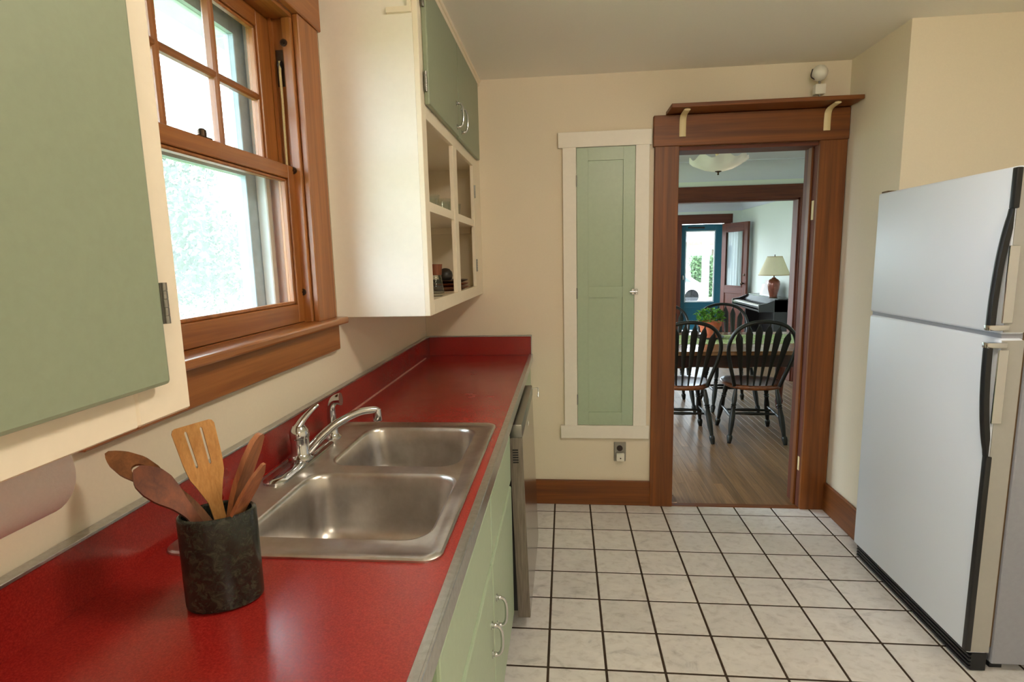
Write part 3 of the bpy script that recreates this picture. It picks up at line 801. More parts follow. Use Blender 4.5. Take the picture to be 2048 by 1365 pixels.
def utensil(name, label, mat, base, tip, xh, prof, holes=(), th=.006, amt=0., loft=False):
    L = (Vector(tip)-Vector(base)).length
    ax = (Vector(tip)-Vector(base)).normalized(); vw = Vector((-.56, .80, -.40)).normalized()
    wd = ax.cross(vw).normalized(); M = orient(base, tip, Matrix.Rotation(math.radians(xh), 3, ax) @ wd)
    pr = [(t*L, w) for t, w in prof]
    mb = MB()
    if loft:
        lp = []
        for t, w, tk in [(a*L, b, c) for a, b, c in loft]:
            lp.append([(w*math.cos(u), tk*math.sin(u)+amt*(t/L)**3*L, t) for u in [2*PI*k/14 for k in range(14)]])
        mb.loops(lp, True, True, M=M)
    else:
        mb.plate(outline(pr), holes, -th/2, th/2, M=M, to3=lambda u, v, w: bend((u, v, w), L, amt))
    o = mb.build(name, mat, None, 50)
    tag(o, label, 'utensil', 'wooden utensils in the dark crock')
    return o
spoonloft = [(0, .005, .005), (.3, .0065, .005), (.58, .0085, .005), (.66, .013, .005), (.74, .022, .0045), (.84, .0275, .004), (.92, .024, .0038), (.97, .014, .0032), (1.0, .004, .002)]
zb = CTR+.045
spoon('wooden_spoon', 'brown wooden spoon with a hole in its bowl, leaning furthest left', 'spoon_hole',
      [(-.532, .804, .940), (-.600, .797, 1.056), (-.668, .800, 1.106), (-.752, .803, 1.149)], 12,
      [(0, .006), (.56, .0075), (.66, .012), (.75, .019), (.84, .0215), (.93, .016), (.97, .010), (1, .003)], [[(.010*math.cos(a), .79+.052*math.sin(a)) for a in [2*PI*k/16 for k in range(16)]]])
spoon('wooden_spoon', 'dark reddish wooden spoon with solid bowl, in front of the holed spoon', 'spoon_dark',
      [(-.536, .788, .940), (-.592, .776, 1.052), (-.634, .772, 1.098), (-.674, .770, 1.137)], 18,
      [(0, .006), (.54, .0075), (.64, .012), (.74, .020), (.83, .0235), (.91, .0215), (.96, .014), (1, .006)], (), .007)
L_ = .262
utensil('slotted_turner', 'pale bamboo slotted turner standing upright in the crock', 'bamboo', (-.545, .798, zb), (-.608, .818, 1.195), 10,
        [(0, .0075), (.3, .008), (.48, .010), (.58, .018), (.66, .0255), (.75, .0285), (.97, .0315), (.992, .029), (1, .025)],
        [[(-.011, .185), (-.009, .182), (-.007, .185), (-.0085, .243), (-.0105, .246), (-.0125, .243)], [(.009, .185), (.011, .182), (.013, .185), (.0145, .243), (.0125, .246), (.0105, .243)]], .006, -.02)
utensil('wooden_spatula', 'brown wooden spatula seen edge-on, right of the slotted turner', 'spoon_mid', (-.578, .786, zb), (-.494, .808, 1.184), 70,
        [(0, .008), (.3, .008), (.45, .010), (.58, .022), (.7, .0275), (.86, .0265), (.97, .018), (1, .006)], th=.008, amt=.02)
utensil('wooden_spatula', 'short thin wooden spatula leaning furthest right in the crock', 'spoon_mid', (-.588, .780, zb), (-.478, .794, 1.138), 70,
        [(0, .008), (.35, .009), (.55, .020), (.75, .0245), (.9, .019), (1, .004)], th=.005)

# ------------------------------------------------------------------ built-in pantry cupboard in the far wall
t = thing('pantry_cupboard', 'tall narrow sage two-panel cupboard door in a white frame on the wall', 'cupboard', (.22, YB, .41))
P = Part(t)
yw = YB
P('frame_stile', MB().box(-.012, .062, yw-.020, yw, .47, 2.05, .002), 'white_enamel')
P('frame_stile', MB().box(.378, .452, yw-.020, yw, .47, 2.05, .002), 'white_enamel')
P('frame_head', MB().box(-.035, .462, yw-.024, yw, 2.035, 2.115, .002), 'white_enamel')
P('frame_sill', MB().box(-.035, .468, yw-.026, yw, .410, .487, .003), 'white_enamel')
dr = P('door', MB().box(.064, .126, yw-.016, yw-.001, .489, 2.033, .001).box(.314, .377, yw-.016, yw-.001, .489, 2.033, .001).box(.126, .314, yw-.016, yw-.001, .489, .565).box(.126, .314, yw-.016, yw-.001, 1.225, 1.285).box(.126, .314, yw-.016, yw-.001, 1.965, 2.033), 'pale_sage_enamel')
MB().box(.126, .314, yw-.007, yw-.001, .565, 1.225).build('panel', 'pale_sage_enamel', dr)
MB().box(.126, .314, yw-.007, yw-.001, 1.285, 1.965).build('panel', 'pale_sage_enamel', dr)
lt = MB().box(.362, .378, yw-.024, yw-.016, 1.238, 1.272, .002).box(.382, .396, yw-.028, yw-.020, 1.240, 1.270, .002).tube([(.352, yw-.032, 1.255), (.392, yw-.032, 1.255)], .006, 10)
lt.build('latch', 'chrome', dr, 40)
for z in (1.86, 1.25, .64): MB().tube([(.063, yw-.019, z-.03), (.063, yw-.019, z+.03)], .0035, 8).build('hinge', 'dull_metal', dr, 50)

# wall outlet with plug
t = thing('wall_outlet', 'small metal wall outlet plate with a white plug-in, below the cupboard', 'outlet', (.305, YB, .32))
P = Part(t)
P('cover_plate', MB().box(.272, .340, YB-.006, YB-.0005, .268, .383, .002), 'dull_metal')
P('socket', MB().lathe([(.017, 0), (.017, .003), (.012, .003)], n=20, M=Matrix.Translation((.305, YB-.006, .347)) @ Matrix.Rotation(PI/2, 4, 'X')), 'dark_plastic', 40)
nl = P('plug_in', MB().box(.285, .330, YB-.032, YB-.006, .275, .322, .004, 2), 'white_plastic', 40)
MB().lathe([(.004, 0), (.003, .002)], n=10, M=Matrix.Translation((.308, YB-.032, .294)) @ Matrix.Rotation(PI/2, 4, 'X')).build('sensor', 'dark_plastic', nl)

# shelf above doorway
t = thing('wall_shelf', 'narrow wooden shelf on two cream brackets above the doorway', 'shelf', (1.0, YB, 2.18))
P = Part(t)
SD = .165
P('board', MB().box(.535, 1.449, YB-SD, YB-.001, 2.180, 2.200, .002), 'fir_x')
for x in (.617, 1.338):
    path = bez([(x, YB-.033, 2.065), (x, YB-.034, 2.13), (x, YB-.042, 2.158), (x, YB-.072, 2.170), (x, YB-.14, 2.174)], 5)
    mb = MB()
    for a, b in zip(path, path[1:]): pass
    mb.tube(path, .017, 8, flat=.32, up=(0, 1, 0))
    P('bracket', mb, 'ivory_plastic', 50)
t = thing('motion_sensor', 'white round-headed motion sensor standing on the shelf above the doorway', 'sensor', (1.30, YB-.08, 2.20))
P = Part(t)
sx_, sy_ = 1.268, YB-.085
P('base', MB().lathe([(.030, 0), (.030, .004), (.010, .006)], (sx_, sy_, 2.2003), 20), 'white_plastic', 40)
P('stem', MB().tube([(sx_, sy_, 2.206), (sx_+.004, sy_, 2.225), (sx_-.002, sy_, 2.30)], .005, 8), 'dull_metal', 50)
P('body', MB().box(sx_-.026, sx_+.026, sy_-.02, sy_+.02, 2.226, 2.276, .006, 2), 'white_plastic', 40)
P('head', MB().lathe([(.006, -.038), (.022, -.031), (.034, -.016), (.038, 0), (.034, .016), (.022, .031), (.006, .038)], (sx_-.002, sy_, 2.330), 24), 'white_plastic', 60)
P('wire', MB().tube(bez([(sx_-.02, sy_, 2.30), (sx_-.042, sy_, 2.315), (sx_-.036, sy_, 2.35)], 5), .003, 6), 'dark_plastic', 50)

# ------------------------------------------------------------------ refrigerator
t = thing('refrigerator', 'white top-freezer refrigerator with black and chrome handles in the alcove', 'refrigerator', (1.75, 2.235, 0))
P = Part(t)
rx, ry0, ry1 = 1.362, 1.862, 2.622
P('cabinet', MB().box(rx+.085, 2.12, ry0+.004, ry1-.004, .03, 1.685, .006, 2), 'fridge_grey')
P('gasket', MB().box(rx+.072, rx+.085, ry0+.012, ry1-.012, .09, 1.68), 'gasket')
fz = P('freezer_door', MB().box(rx, rx+.072, ry0, ry1, 1.180, 1.695, .010, 3), 'fridge_white', 40)
fd = P('fridge_door', MB().box(rx, rx+.072, ry0, ry1, .070, 1.166, .010, 3), 'fridge_white', 40)
MB().box(rx+.006, rx+.070, ry0-.0015, ry0+.004, 1.186, 1.689).build('door_edge', 'fridge_cream', fz)
MB().box(rx+.006, rx+.070, ry0-.0015, ry0+.004, .078, 1.160).build('door_edge', 'fridge_cream', fd)
P('gap_strip', MB().box(rx+.010, rx+.072, ry0+.01, ry1-.004, 1.164, 1.182), 'fridge_grey')
P('hinge_cover', MB().box(rx+.010, rx+.06, ry1-.05, ry1-.004, 1.695, 1.702, .002), 'gasket')
gr = P('kick_grille', MB().box(rx+.022, rx+.07, ry0+.006, ry1-.010, .004, .068), 'black_plastic')
for k in range(4): MB().box(rx+.014, rx+.022, ry0+.006, ry1-.010, .010+k*.014, .018+k*.014).build('louver', 'black_plastic', gr)
P('leg', MB().box(rx+.10, rx+.14, ry0+.03, ry0+.07, 0, .032), 'black_plastic')
P('leg', MB().box(2.0, 2.04, ry0+.03, ry0+.07, 0, .032), 'black_plastic')
P('leg', MB().box(2.0, 2.04, ry1-.07, ry1-.03, 0, .032), 'black_plastic')
P('top_cap', MB().box(rx+.012, 2.11, ry0+.01, ry1-.01, 1.685, 1.690), 'fridge_white')
def fridge_handle(parent, z_meet, sgn, zlow):
    """bowed black grip with chrome ends and inner chrome panel; z grows by sgn from the meeting gap"""
    hy0, hy1 = ry0-.006, ry0+.016
    def X(t): return rx-.006-.046*math.sin(min(1, (t+.16)/1.0)*PI)**.75*(1 if t < .99 else 0) if t < 1 else rx-.006
    L = .36
    sect = []
    for k in range(19):
        t = k/18; z = z_meet+sgn*(.022+L*t)
        bow = .036*(1-t**2.2)**.8 if t < 1 else 0
        bow = max(bow, .004)
        sect.append([(rx-bow, hy0+.003, z), (rx-bow-.004, hy0+.010, z), (rx-bow-.004, hy1-.004, z), (rx-bow, hy1, z), (rx-max(0, bow-.016), hy1, z), (rx-max(0, bow-.016), hy0+.003, z)])
    MB().loops(sect, True, True).build('grip', 'black_plastic', parent, 50)
    a, b = sorted((z_meet+sgn*.006, z_meet+sgn*.024))
    MB().box(rx-.041, rx+.02, hy0-.001, hy1+.001, a, b, .003, 2).build('end_cap', 'chrome', parent, 40)
    a, b = sorted((z_meet+sgn*.03, z_meet+sgn*.27))
    MB().box(rx-.004, rx+.026, ry0-.006, ry0-.0005, a, b, .001).build('chrome_plate', 'chrome', parent)
    a, b = sorted((z_meet+sgn*(.022+L), zlow))
    MB().box(rx-.006, rx+.012, ry0-.004, ry0+.016, a, b, .003, 2).build('strip', 'black_plastic', parent, 40)
fridge_handle(fz, 1.186, 1, 1.69)
fridge_handle(fd, 1.160, -1, .08)

# ------------------------------------------------------------------ kitchen ceiling lamps; the rear one is added to even out the light
s = NT('lamp_glow')
s.p.inputs['Base Color'].default_value = (.9, .85, .78, 1)
s.p.inputs['Emission Color'].default_value = (1, .88, .74, 1); s.p.inputs['Emission Strength'].default_value = 57.0
for KX, KY, lb in ((.55, .95, 'round flush glass lamp on the kitchen ceiling near the sink'), (.55, -.95, 'added flush glass lamp evening out the kitchen light, furthest from the doorway')):
    t = thing('ceiling_lamp', lb, 'lamp', (KX, KY, ZC), group='kitchen ceiling lamps')
    P = Part(t)
    P('base', MB().lathe([(.10, -.03), (.11, 0)], (KX, KY, ZC-.001), 28), 'white_enamel', 40)
    P('shade', MB().lathe([(.10, -.03), (.135, -.05), (.145, -.085), (.125, -.125), (.08, -.15), (.02, -.16)], (KX, KY, ZC-.001), 28), 'lamp_glow', 60)

# ------------------------------------------------------------------ dining room shell
m = MB().box(DXL-.1, DXL, YD0, 3.8, 0, 2.5).box(DXL-.1, DXL, 6.0, LY1, 0, 2.5).box(DXL-.1, DXL, 3.8, 6.0, 0, .75).box(DXL-.1, DXL, 3.8, 6.0, 2.15, 2.5)
m = MB().box(DXL-.1, DXL, YD0, 3.8, 0, 2.5).box(DXL-.1, DXL, 6.0, 7.5, 0, 2.5).box(DXL-.1, DXL, 9.7, LY1+.1, 0, 2.5)
for a, b in ((3.8, 6.0), (7.5, 9.7)): m.box(DXL-.1, DXL, a, b, 0, .75).box(DXL-.1, DXL, a, b, 2.15, 2.5)
struct('wall_dining_left', m, 'green_wall_paint', 'pale green side wall of dining and living rooms with wide windows', 'wall')
struct('wall_dining_right', MB().box(DXR, DXR+.1, YD0, YD1, 0, 2.5), 'green_wall_paint', 'pale green right wall of the dining room', 'wall')
OX0, OX1, OZ = .45, 2.545, 2.04
m = MB().box(DXL, OX0, YD1, YD1+.13, 0, 2.5).box(OX1, LX1+.1, YD1, YD1+.13, 0, 2.5).box(OX0, OX1, YD1, YD1+.13, OZ, 2.5)
struct('wall_dining_far', m, 'green_wall_paint', 'pale green wall between dining and living room with wide opening', 'wall')
struct('ceiling_dining', MB().box(DXL-.1, LX1+.1, YD0, LY1+.1, 2.43, 2.5), 'white_ceiling_paint', 'white ceiling of the dining and living rooms', 'ceiling')
def cove(mb, p0, p1, inward, zt=2.43, r=.19):
    """quarter-round cove between wall and ceiling"""
    p0, p1, n = Vector(p0), Vector(p1), Vector(inward)
    pr = [(0, zt-r), (.006, zt-r), (.006, zt-r+.012)]+[(r-.004-(r-.012)*math.cos(a), zt-r+.012+(r-.022)*math.sin(a)) for a in [PI/2*k/8 for k in range(9)]]+[(r+.002, zt-.010), (r+.002, zt), (0, zt)]
    ls = [[(p.x+n.x*d, p.y+n.y*d, z) for d, z in pr] for p in (p0, p1)]
    mb.loops(ls, True, True)
m = MB(); cove(m, (DXL, YD1, 0), (DXR, YD1, 0), (0, -1, 0)); cove(m, (DXR, YD1, 0), (DXR, YD0, 0), (-1, 0, 0))
struct('trim_2', m, 'white_ceiling_paint', 'white coved crown molding in the dining room', 'crown molding', 50)
m = MB(); cove(m, (DXL, LY1, 0), (LX1, LY1, 0), (0, -1, 0)); cove(m, (LX1, LY1, 0), (LX1, YD1+.13, 0), (-1, 0, 0))
struct('trim_3', m, 'white_ceiling_paint', 'white coved crown molding in the living room', 'crown molding', 50)
t = thing('trim_4', 'dark red-brown wood casing around the opening to the living room', 'door trim', (1.5, YD1, 0), kind='structure')
P = Part(t)
P('casing', MB().box(OX1, OX1+.118, YD1-.022, YD1, 0, OZ+.01, .003), 'mahogany_z')
P('casing', MB().box(OX0-.118, OX0, YD1-.022, YD1, 0, OZ+.01, .003), 'mahogany_z')
P('header', MB().box(OX0-.125, OX1+.125, YD1-.026, YD1, OZ, OZ+.145, .003), 'mahogany_x')
P('jamb', MB().box(OX1-.02, OX1+.001, YD1-.002, YD1+.135, 0, OZ), 'mahogany_z')
P('jamb', MB().box(OX0-.001, OX0+.02, YD1-.002, YD1+.135, 0, OZ), 'mahogany_z')
P('jamb', MB().box(OX0, OX1, YD1-.002, YD1+.135, OZ-.02, OZ+.001), 'mahogany_x')
struct('baseboard_dining', MB().box(OX1+.118, DXR, YD1-.018, YD1, 0, .18, .003), 'mahogany_x', 'dark wood baseboard beside the living room opening', 'baseboard')

# strip floor: boards near the doorway are single pieces, further ones in the base
fl2 = struct('floor_dining', MB().box(DXL, LX1, YB+.05, LY1+.05, -.05, -.0035), 'strip_oak', 'worn brown oak strip floor of dining and living rooms', 'floor')
BW = .057
x = .36; row = 0
pl_me = {}
for i in range(44):
    y = YB+.142 if row % 1 == 0 else 0
    rnd = random.Random(i)
    yy = YB+.03 if DX0 < x and x+BW < DX1+.02 else YB+.142
    first = True
    while yy < YD1-.03:
        Ln = rnd.choice((.55, .75, .95, 1.2)) if not first else rnd.choice((.3, .5, .8, 1.0)); first = False
        e = min(yy+Ln, YD1-.03)
        if e > YD1-.18: e = YD1-.03
        key = round(e-yy, 3)
        if key not in pl_me: pl_me[key] = MB().box(.0004, BW-.0004, .0004, key-.0004, -.004, 0, .0006).mesh('floor_board', 'strip_oak')
        obj('floor_board', pl_me[key], fl2, (x, yy, random.uniform(-.0003, .0003)))
        yy = e
    x += BW

# ------------------------------------------------------------------ dining furniture
TZ = .715
t = thing('dining_table', 'long wooden dining table with dark apron and turned legs', 'table', (1.15, 4.82, 0))
P = Part(t)
tx0_, tx1_, ty0_, ty1_ = .15, 2.085, 4.285, 5.37
n_b = 6
for k in range(n_b):
    a = ty0_+(ty1_-ty0_)*k/n_b; b = ty0_+(ty1_-ty0_)*(k+1)/n_b
    P('top_board', MB().box(tx0_, tx1_, a, b-.0008, TZ-.032, TZ, .002 if 0 < k < n_b-1 else .003), 'table_oak')
P('apron', MB().box(tx0_+.09, tx1_-.09, ty0_+.07, ty0_+.095, TZ-.135, TZ-.033), 'dark_apron')
P('apron', MB().box(tx0_+.09, tx1_-.09, ty1_-.095, ty1_-.07, TZ-.135, TZ-.033), 'dark_apron')
P('apron', MB().box(tx0_+.09, tx0_+.115, ty0_+.095, ty1_-.095, TZ-.135, TZ-.033), 'dark_apron')
P('apron', MB().box(tx1_-.115, tx1_-.09, ty0_+.095, ty1_-.095, TZ-.135, TZ-.033), 'dark_apron')
for lx in (tx0_+.10, tx1_-.10):
    for ly in (ty0_+.10, ty1_-.10):
        P('leg', MB().box(lx-.04, lx+.04, ly-.04, ly+.04, TZ-.17, TZ-.033).turned((lx, ly, TZ-.17), (lx, ly, 0), [(0, .034), (.04, .04), (.08, .026), (.14, .042), (.30, .046), (.55, .034), (.80, .026), (.86, .036), (.92, .028), (1, .022)], 16), 'mahogany_z', 40)
# runner
rn = MB(); nx_, W0, W1 = 60, 4.66, 5.165
top = []
for k in range(nx_+1):
    x = .30+(2.10-.30)*k/nx_
    sc = .012*abs(math.sin(k*PI/3))
    top.append((x, W0-sc, W1+sc))
for (xa, a0, a1), (xb, b0, b1) in zip(top, top[1:]):
    z = TZ+.0025
    rn.quad((xa, a0, z), (xb, b0, z), (xb, b1, z), (xa, a1, z))
    rn.quad((xa, a0, TZ+.0003), (xa, a1, TZ+.0003), (xb, b1, TZ+.0003), (xb, b0, TZ+.0003))
    rn.quad((xa, a0, TZ+.0003), (xb, b0, TZ+.0003), (xb, b0, z), (xa, a0, z)); rn.quad((xb, b1, TZ+.0003), (xa, a1, TZ+.0003), (xa, a1, z), (xb, b1, z))
o = rn.build('table_runner', 'lace_green', None); tag(o, 'pale green lace runner laid along the dining table', 'table runner')
px_, py_ = 1.262, 4.98
t = thing('potted_basil', 'leafy green plant in a terracotta pot on the dining table', 'plant', (px_, py_, TZ+.004))
P = Part(t)
zp = TZ+.003
P('saucer', MB().lathe([(.10, 0), (.118, .010), (.122, .018), (.116, .018), (.10, .008)], (px_, py_, zp), 32), 'stoneware_dark', 40)
P('pot', MB().lathe([(.066, .008), (.086, .105), (.095, .108), (.100, .150), (.092, .150), (.086, .125)], (px_, py_, zp), 32), 'terracotta', 40)
fo = MB(); rg = random.Random(3)
for k in range(240):
    a = rg.uniform(0, 2*PI); r = .105*math.sqrt(rg.random()); z = zp+.150+rg.uniform(.0, .115)*(1-(r/.13)**2*.45)
    c = Vector((px_+r*math.cos(a), py_+r*math.sin(a), z)); L = rg.uniform(.025, .045); w = L*.36
    d = Vector((math.cos(a)+rg.uniform(-.6, .6), math.sin(a)+rg.uniform(-.6, .6), rg.uniform(-.1, 1.3))).normalized()
    s_ = d.cross(Vector((0, 0, 1))); s_.normalize(); n = s_.cross(d)
    p = [c, c+d*L*.35+s_*w+n*.004, c+d*L*.75+s_*w*.8, c+d*L-n*.006, c+d*L*.75-s_*w*.8, c+d*L*.35-s_*w+n*.004]
    v = fo.vs(p); m1 = fo.vs([c+d*L*.5-n*.004])[0]
    for i in range(6): fo.bm.faces.new((v[i], v[(i+1) % 6], m1))
fo2 = P('foliage', fo, 'leaf_basil', 60); fo2['kind'] = 'stuff'
P('stem', MB().tube([(px_, py_, zp+.12), (px_+.004, py_, zp+.20)], .008, 8), 'leaf_basil', 60)

# chairs
def make_chair(label):
    t = thing('windsor_chair', label, 'chair', group='black windsor chairs around the dining table')
    # seat
    n = 36; outl = []
    for k in range(n):
        a = 2*PI*k/n; c, s_ = math.cos(a), math.sin(a)
        x = .225*math.copysign(abs(c)**.8, c); y = .215*math.copysign(abs(s_)**.8, s_)
        x *= (1.0+.10*(y/.215)) if y > -.2 else .9
        outl.append((x, y+.01))
    def ring(f, z): return [(x*f, y*f, z) for x, y in outl]
    MB().loops([ring(.90, .408), ring(.985, .418), ring(1, .430), ring(.99, .440), ring(.95, .446), ring(.80, .442), ring(.4, .436)], True, True).build('seat', 'seat_wood', t, 50)
    prof = [(0, .013), (.10, .017), (.20, .020), (.27, .016), (.29, .022), (.31, .016), (.33, .021), (.36, .016), (.50, .022), (.66, .021), (.80, .015), (.84, .014), (.86, .021), (.90, .022), (1, .014)]
    feet = {}
    for sx in (-1, 1):
        for sy in (-1, 1):
            a, b = Vector((sx*.150, sy*.150, .412)), Vector((sx*.205, sy*.238, .0))
            feet[sx, sy] = (a, b)
            MB().turned(a, b, prof, 12).build('leg', 'black_paint', t, 40)
    st = [(0, .008), (.3, .011), (.5, .014), (.7, .011), (1, .008)]
    mids = {}
    for sx in (-1, 1):
        p0 = feet[sx, -1][0].lerp(feet[sx, -1][1], .54); p1 = feet[sx, 1][0].lerp(feet[sx, 1][1], .54)
        MB().turned(p0, p1, st, 10).build('stretcher', 'black_paint', t, 40)
        mids[sx] = (p0.lerp(p1, .36), p0.lerp(p1, .64))
    for i in (0, 1): MB().turned(mids[-1][i], mids[1][i], st, 10).build('stretcher', 'black_paint', t, 40)
    # bow
    def back(x, z): return -.165-.155*(z-.44)/.5-.10*0
    half = [(.165, .440), (.185, .52), (.213, .62), (.234, .72), (.232, .79), (.205, .865), (.150, .920), (.075, .948), (0, .956)]
    pts = [(-x, back(x, z), z) for x, z in half]+[(x, back(x, z), z) for x, z in reversed(half[:-1])]
    P_ = bez(pts, 5)
    MB().tube(P_, .0145, 10).build('bow', 'black_paint', t, 50)
    def bow_z(x):
        best = None
        for (xa, za), (xb, zb_) in zip(half[::-1], half[-2::-1]):
            if xa <= abs(x) <= xb: return za+(zb_-za)*(abs(x)-xa)/(xb-xa)
        return .8
    for k in range(6):
        f = (k-2.5)/2.5
        xb, xt = f*.112, f*.178
        zt = bow_z(xt)
        p0 = Vector((xb, -.160, .437)); p1 = Vector((xt, back(xt, zt), zt))
        ax = (p1-p0).normalized(); M = orient(p0, p1, (1, 0, 0)); L = (p1-p0).length
        lp = []
        for tt, w, tk in ((0, .006, .006), (.12, .008, .006), (.30, .012, .005), (.50, .018, .005), (.70, .0235, .005), (.85, .0255, .005), (.915, .015, .005), (.955, .006, .005), (1, .0055, .0055)):
            lp.append([(w*math.cos(u), tk*math.sin(u), tt*L) for u in [2*PI*q/8 for q in range(8)]])
        MB().loops(lp, True, True, M=M).build('arrow_spindle', 'black_paint', t, 50)
    return t
ch = make_chair('black arrow-back windsor chair at the table, fully visible through the doorway')
ch.location = (1.468, 4.475, 0); ch.rotation_euler.z = math.radians(-4)
for loc, rz, lb in (((.925, 4.475, 0), -2, 'black arrow-back windsor chair cut off by the left doorway casing, near side'),
                    ((1.55, 5.36, 0), 180, 'black windsor chair on the far side of the table, behind the plant'),
                    ((.98, 5.36, 0), 180, 'black windsor chair on the far side of the table, mostly hidden by the doorway casing')):
    c = copy_tree(ch); c.location = loc; c.rotation_euler.z = math.radians(rz); c['label'] = lb

# dining ceiling light
lx, ly = 1.245, 4.80
t = thing('pendant_light', 'white scalloped glass bowl light hanging from the dining room ceiling', 'lamp', (lx, ly, 2.43))
P = Part(t)
P('stem', MB().tube([(lx, ly, 2.43), (lx, ly, 2.13)], .012, 12), 'ivory_plastic', 50)
P('canopy', MB().lathe([(.06, -.03), (.065, 0)], (lx, ly, 2.429), 24), 'ivory_plastic', 40)
def wob(r, a): return .022*max(0, (r-.16)/.07)*math.cos(8*a+.4)
P('bowl', MB().lathe([(.012, 0), (.06, .004), (.115, .018), (.165, .042), (.205, .072), (.228, .098), (.225, .099), (.202, .075), (.163, .046), (.113, .022), (.06, .008), (.012, .004)], (lx, ly, 2.118), 64, wob=wob), 'frosted_bowl', 60)
P('finial', MB().lathe([(.004, -.030), (.009, -.024), (.005, -.018), (.008, -.010), (.026, -.003), (.026, .001)], (lx, ly, 2.118), 16), 'brass_brown', 40)
P('collar', MB().lathe([(.022, .14), (.028, .16), (.028, .22), (.02, .23)], (lx, ly, 2.10), 20), 'ivory_plastic', 40)
pd = bpy.data.lights.new('pendant_bulb', 'POINT'); pd.energy = .6; pd.color = (1, .84, .62); pd.shadow_soft_size = .03
po = bpy.data.objects.new('pendant_bulb', pd); C.objects.link(po); po.location = (lx+.08, ly, 2.20)

# ------------------------------------------------------------------ living room
struct('wall_living_right', MB().box(LX1, LX1+.1, YD1+.13, LY1+.1, 0, 2.5), 'green_wall_paint', 'pale green right wall of the living room behind the piano', 'wall')
FX0, FX1, FZ = 2.165, 2.945, 2.02
m = MB().box(DXL, -.9, LY1, LY1+.13, 0, 2.5).box(1.7, FX0, LY1, LY1+.13, 0, 2.5).box(-.9, 1.7, LY1, LY1+.13, 0, .6).box(-.9, 1.7, LY1, LY1+.13, 2.15, 2.5).box(FX1, LX1+.1, LY1, LY1+.13, 0, 2.5).box(FX0, FX1, LY1, LY1+.13, FZ, 2.5)
struct('wall_front', m, 'green_wall_paint', 'pale green front wall of the living room with the entrance', 'wall')
t = thing('trim_5', 'dark brown wood casing around the teal entrance door', 'door trim', (2.5, LY1, 0), kind='structure')
P = Part(t)
P('casing', MB().box(FX0-.11, FX0, LY1-.022, LY1, 0, FZ, .003), 'mahogany_z')
P('casing', MB().box(FX1, FX1+.11, LY1-.022, LY1, 0, FZ, .003), 'mahogany_z')
P('header', MB().box(FX0-.12, FX1+.14, LY1-.026, LY1, FZ, FZ+.165, .003), 'mahogany_x')
P('jamb', MB().box(FX0, FX0+.012, LY1-.001, LY1+.13, 0, FZ), 'mahogany_z')
P('jamb', MB().box(FX1-.012, FX1, LY1-.001, LY1+.13, 0, FZ), 'white_enamel')
t = thing('door_1', 'teal storm door with a tall glass panel at the entrance', 'door', (2.55, LY1+.09, 0), kind='structure')
P = Part(t)
ya, yb = LY1+.075, LY1+.115
P('stile', MB().box(FX0+.012, 2.262, ya, yb, .01, FZ-.01, .003), 'teal_paint')
P('stile', MB().box(2.812, FX1-.012, ya, yb, .01, FZ-.01, .003), 'teal_paint')
P('rail', MB().box(2.262, 2.812, ya, yb, 1.895, FZ-.01, .003), 'teal_paint')
P('rail', MB().box(2.262, 2.812, ya, yb, .44, .545, .003), 'teal_paint')
P('bottom_panel', MB().box(2.262, 2.812, ya+.012, yb-.012, .01, .44), 'teal_paint')
P('pane', MB().box(2.262, 2.812, ya+.018, ya+.022, .545, 1.895), 'window_glass')
P('inner_frame', MB().box(2.262, 2.282, ya+.010, ya+.03, .545, 1.895).box(2.792, 2.812, ya+.010, ya+.03, .545, 1.895).box(2.282, 2.792, ya+.01, ya+.03, .545, .570).box(2.282, 2.792, ya+.01, ya+.03, 1.872, 1.895), 'storm_white')
P('door_closer', MB().tube([(2.30, ya-.02, 1.955), (2.60, ya-.02, 1.945)], .014, 10), 'dark_plastic', 50)
P('handle', MB().box(2.21, 2.235, ya-.03, ya, .98, 1.06, .004), 'dull_metal')
t = thing('door_2', 'brown wooden front door with a tall curtained glass panel, swung open', 'door', (2.935, LY1-.03, 0), rz=0, kind='structure')
t.rotation_euler.z = math.radians(-71)
DW, DT = .74, .042
o = MB().box(0, .115, -DT, 0, .01, 2.0, .002).box(DW-.115, DW, -DT, 0, .01, 2.0, .002).build('stile', 'mahogany_z', t)
for a, b in ((.01, .20), (.74, .86), (1.86, 2.0)): MB().box(.115, DW-.115, -DT, 0, a, b, .002).build('rail', 'mahogany_x', t)
MB().box(.115, DW-.115, -DT+.012, -.012, .20, .74).build('panel', 'mahogany_z', t)
MB().box(.115, DW-.115, -.023, -.020, .86, 1.86).build('pane', 'window_glass', t)
mm = MB()
for a, b, c, d in ((.115, .137, .86, 1.86), (DW-.137, DW-.115, .86, 1.86), (.137, DW-.137, .86, .882), (.137, DW-.137, 1.838, 1.86)): mm.box(a, b, -DT-.008, -DT+.006, c, d, .003)
mm.build('glass_molding', 'mahogany_z', t)
cu = MB()
N = 36
for sd in (0,):
    pa = [(.13+(DW-.26)*k/N, -.010+.006*math.sin(k*1.05), ) for k in range(N+1)]
    for (xa, yA), (xb, yB) in zip(pa, pa[1:]): cu.quad((xa, yA, .87), (xb, yB, .87), (xb, yB, 1.85), (xa, yA, 1.85))
cu.build('curtain', 'curtain_sheer', t, 60)
MB().lathe([(.012, 0), (.012, .03), (.026, .038), (.028, .055), (.012, .066)], n=16, M=Matrix.Translation((DW-.06, -DT, .93)) @ Matrix.Rotation(PI/2, 4, 'X')).build('knob', 'brass_brown', t, 40)
MB().lathe([(.022, 0), (.022, .008), (.01, .012)], n=16, M=Matrix.Translation((DW-.06, -DT, 1.08)) @ Matrix.Rotation(PI/2, 4, 'X')).build('deadbolt', 'brass_brown', t, 40)

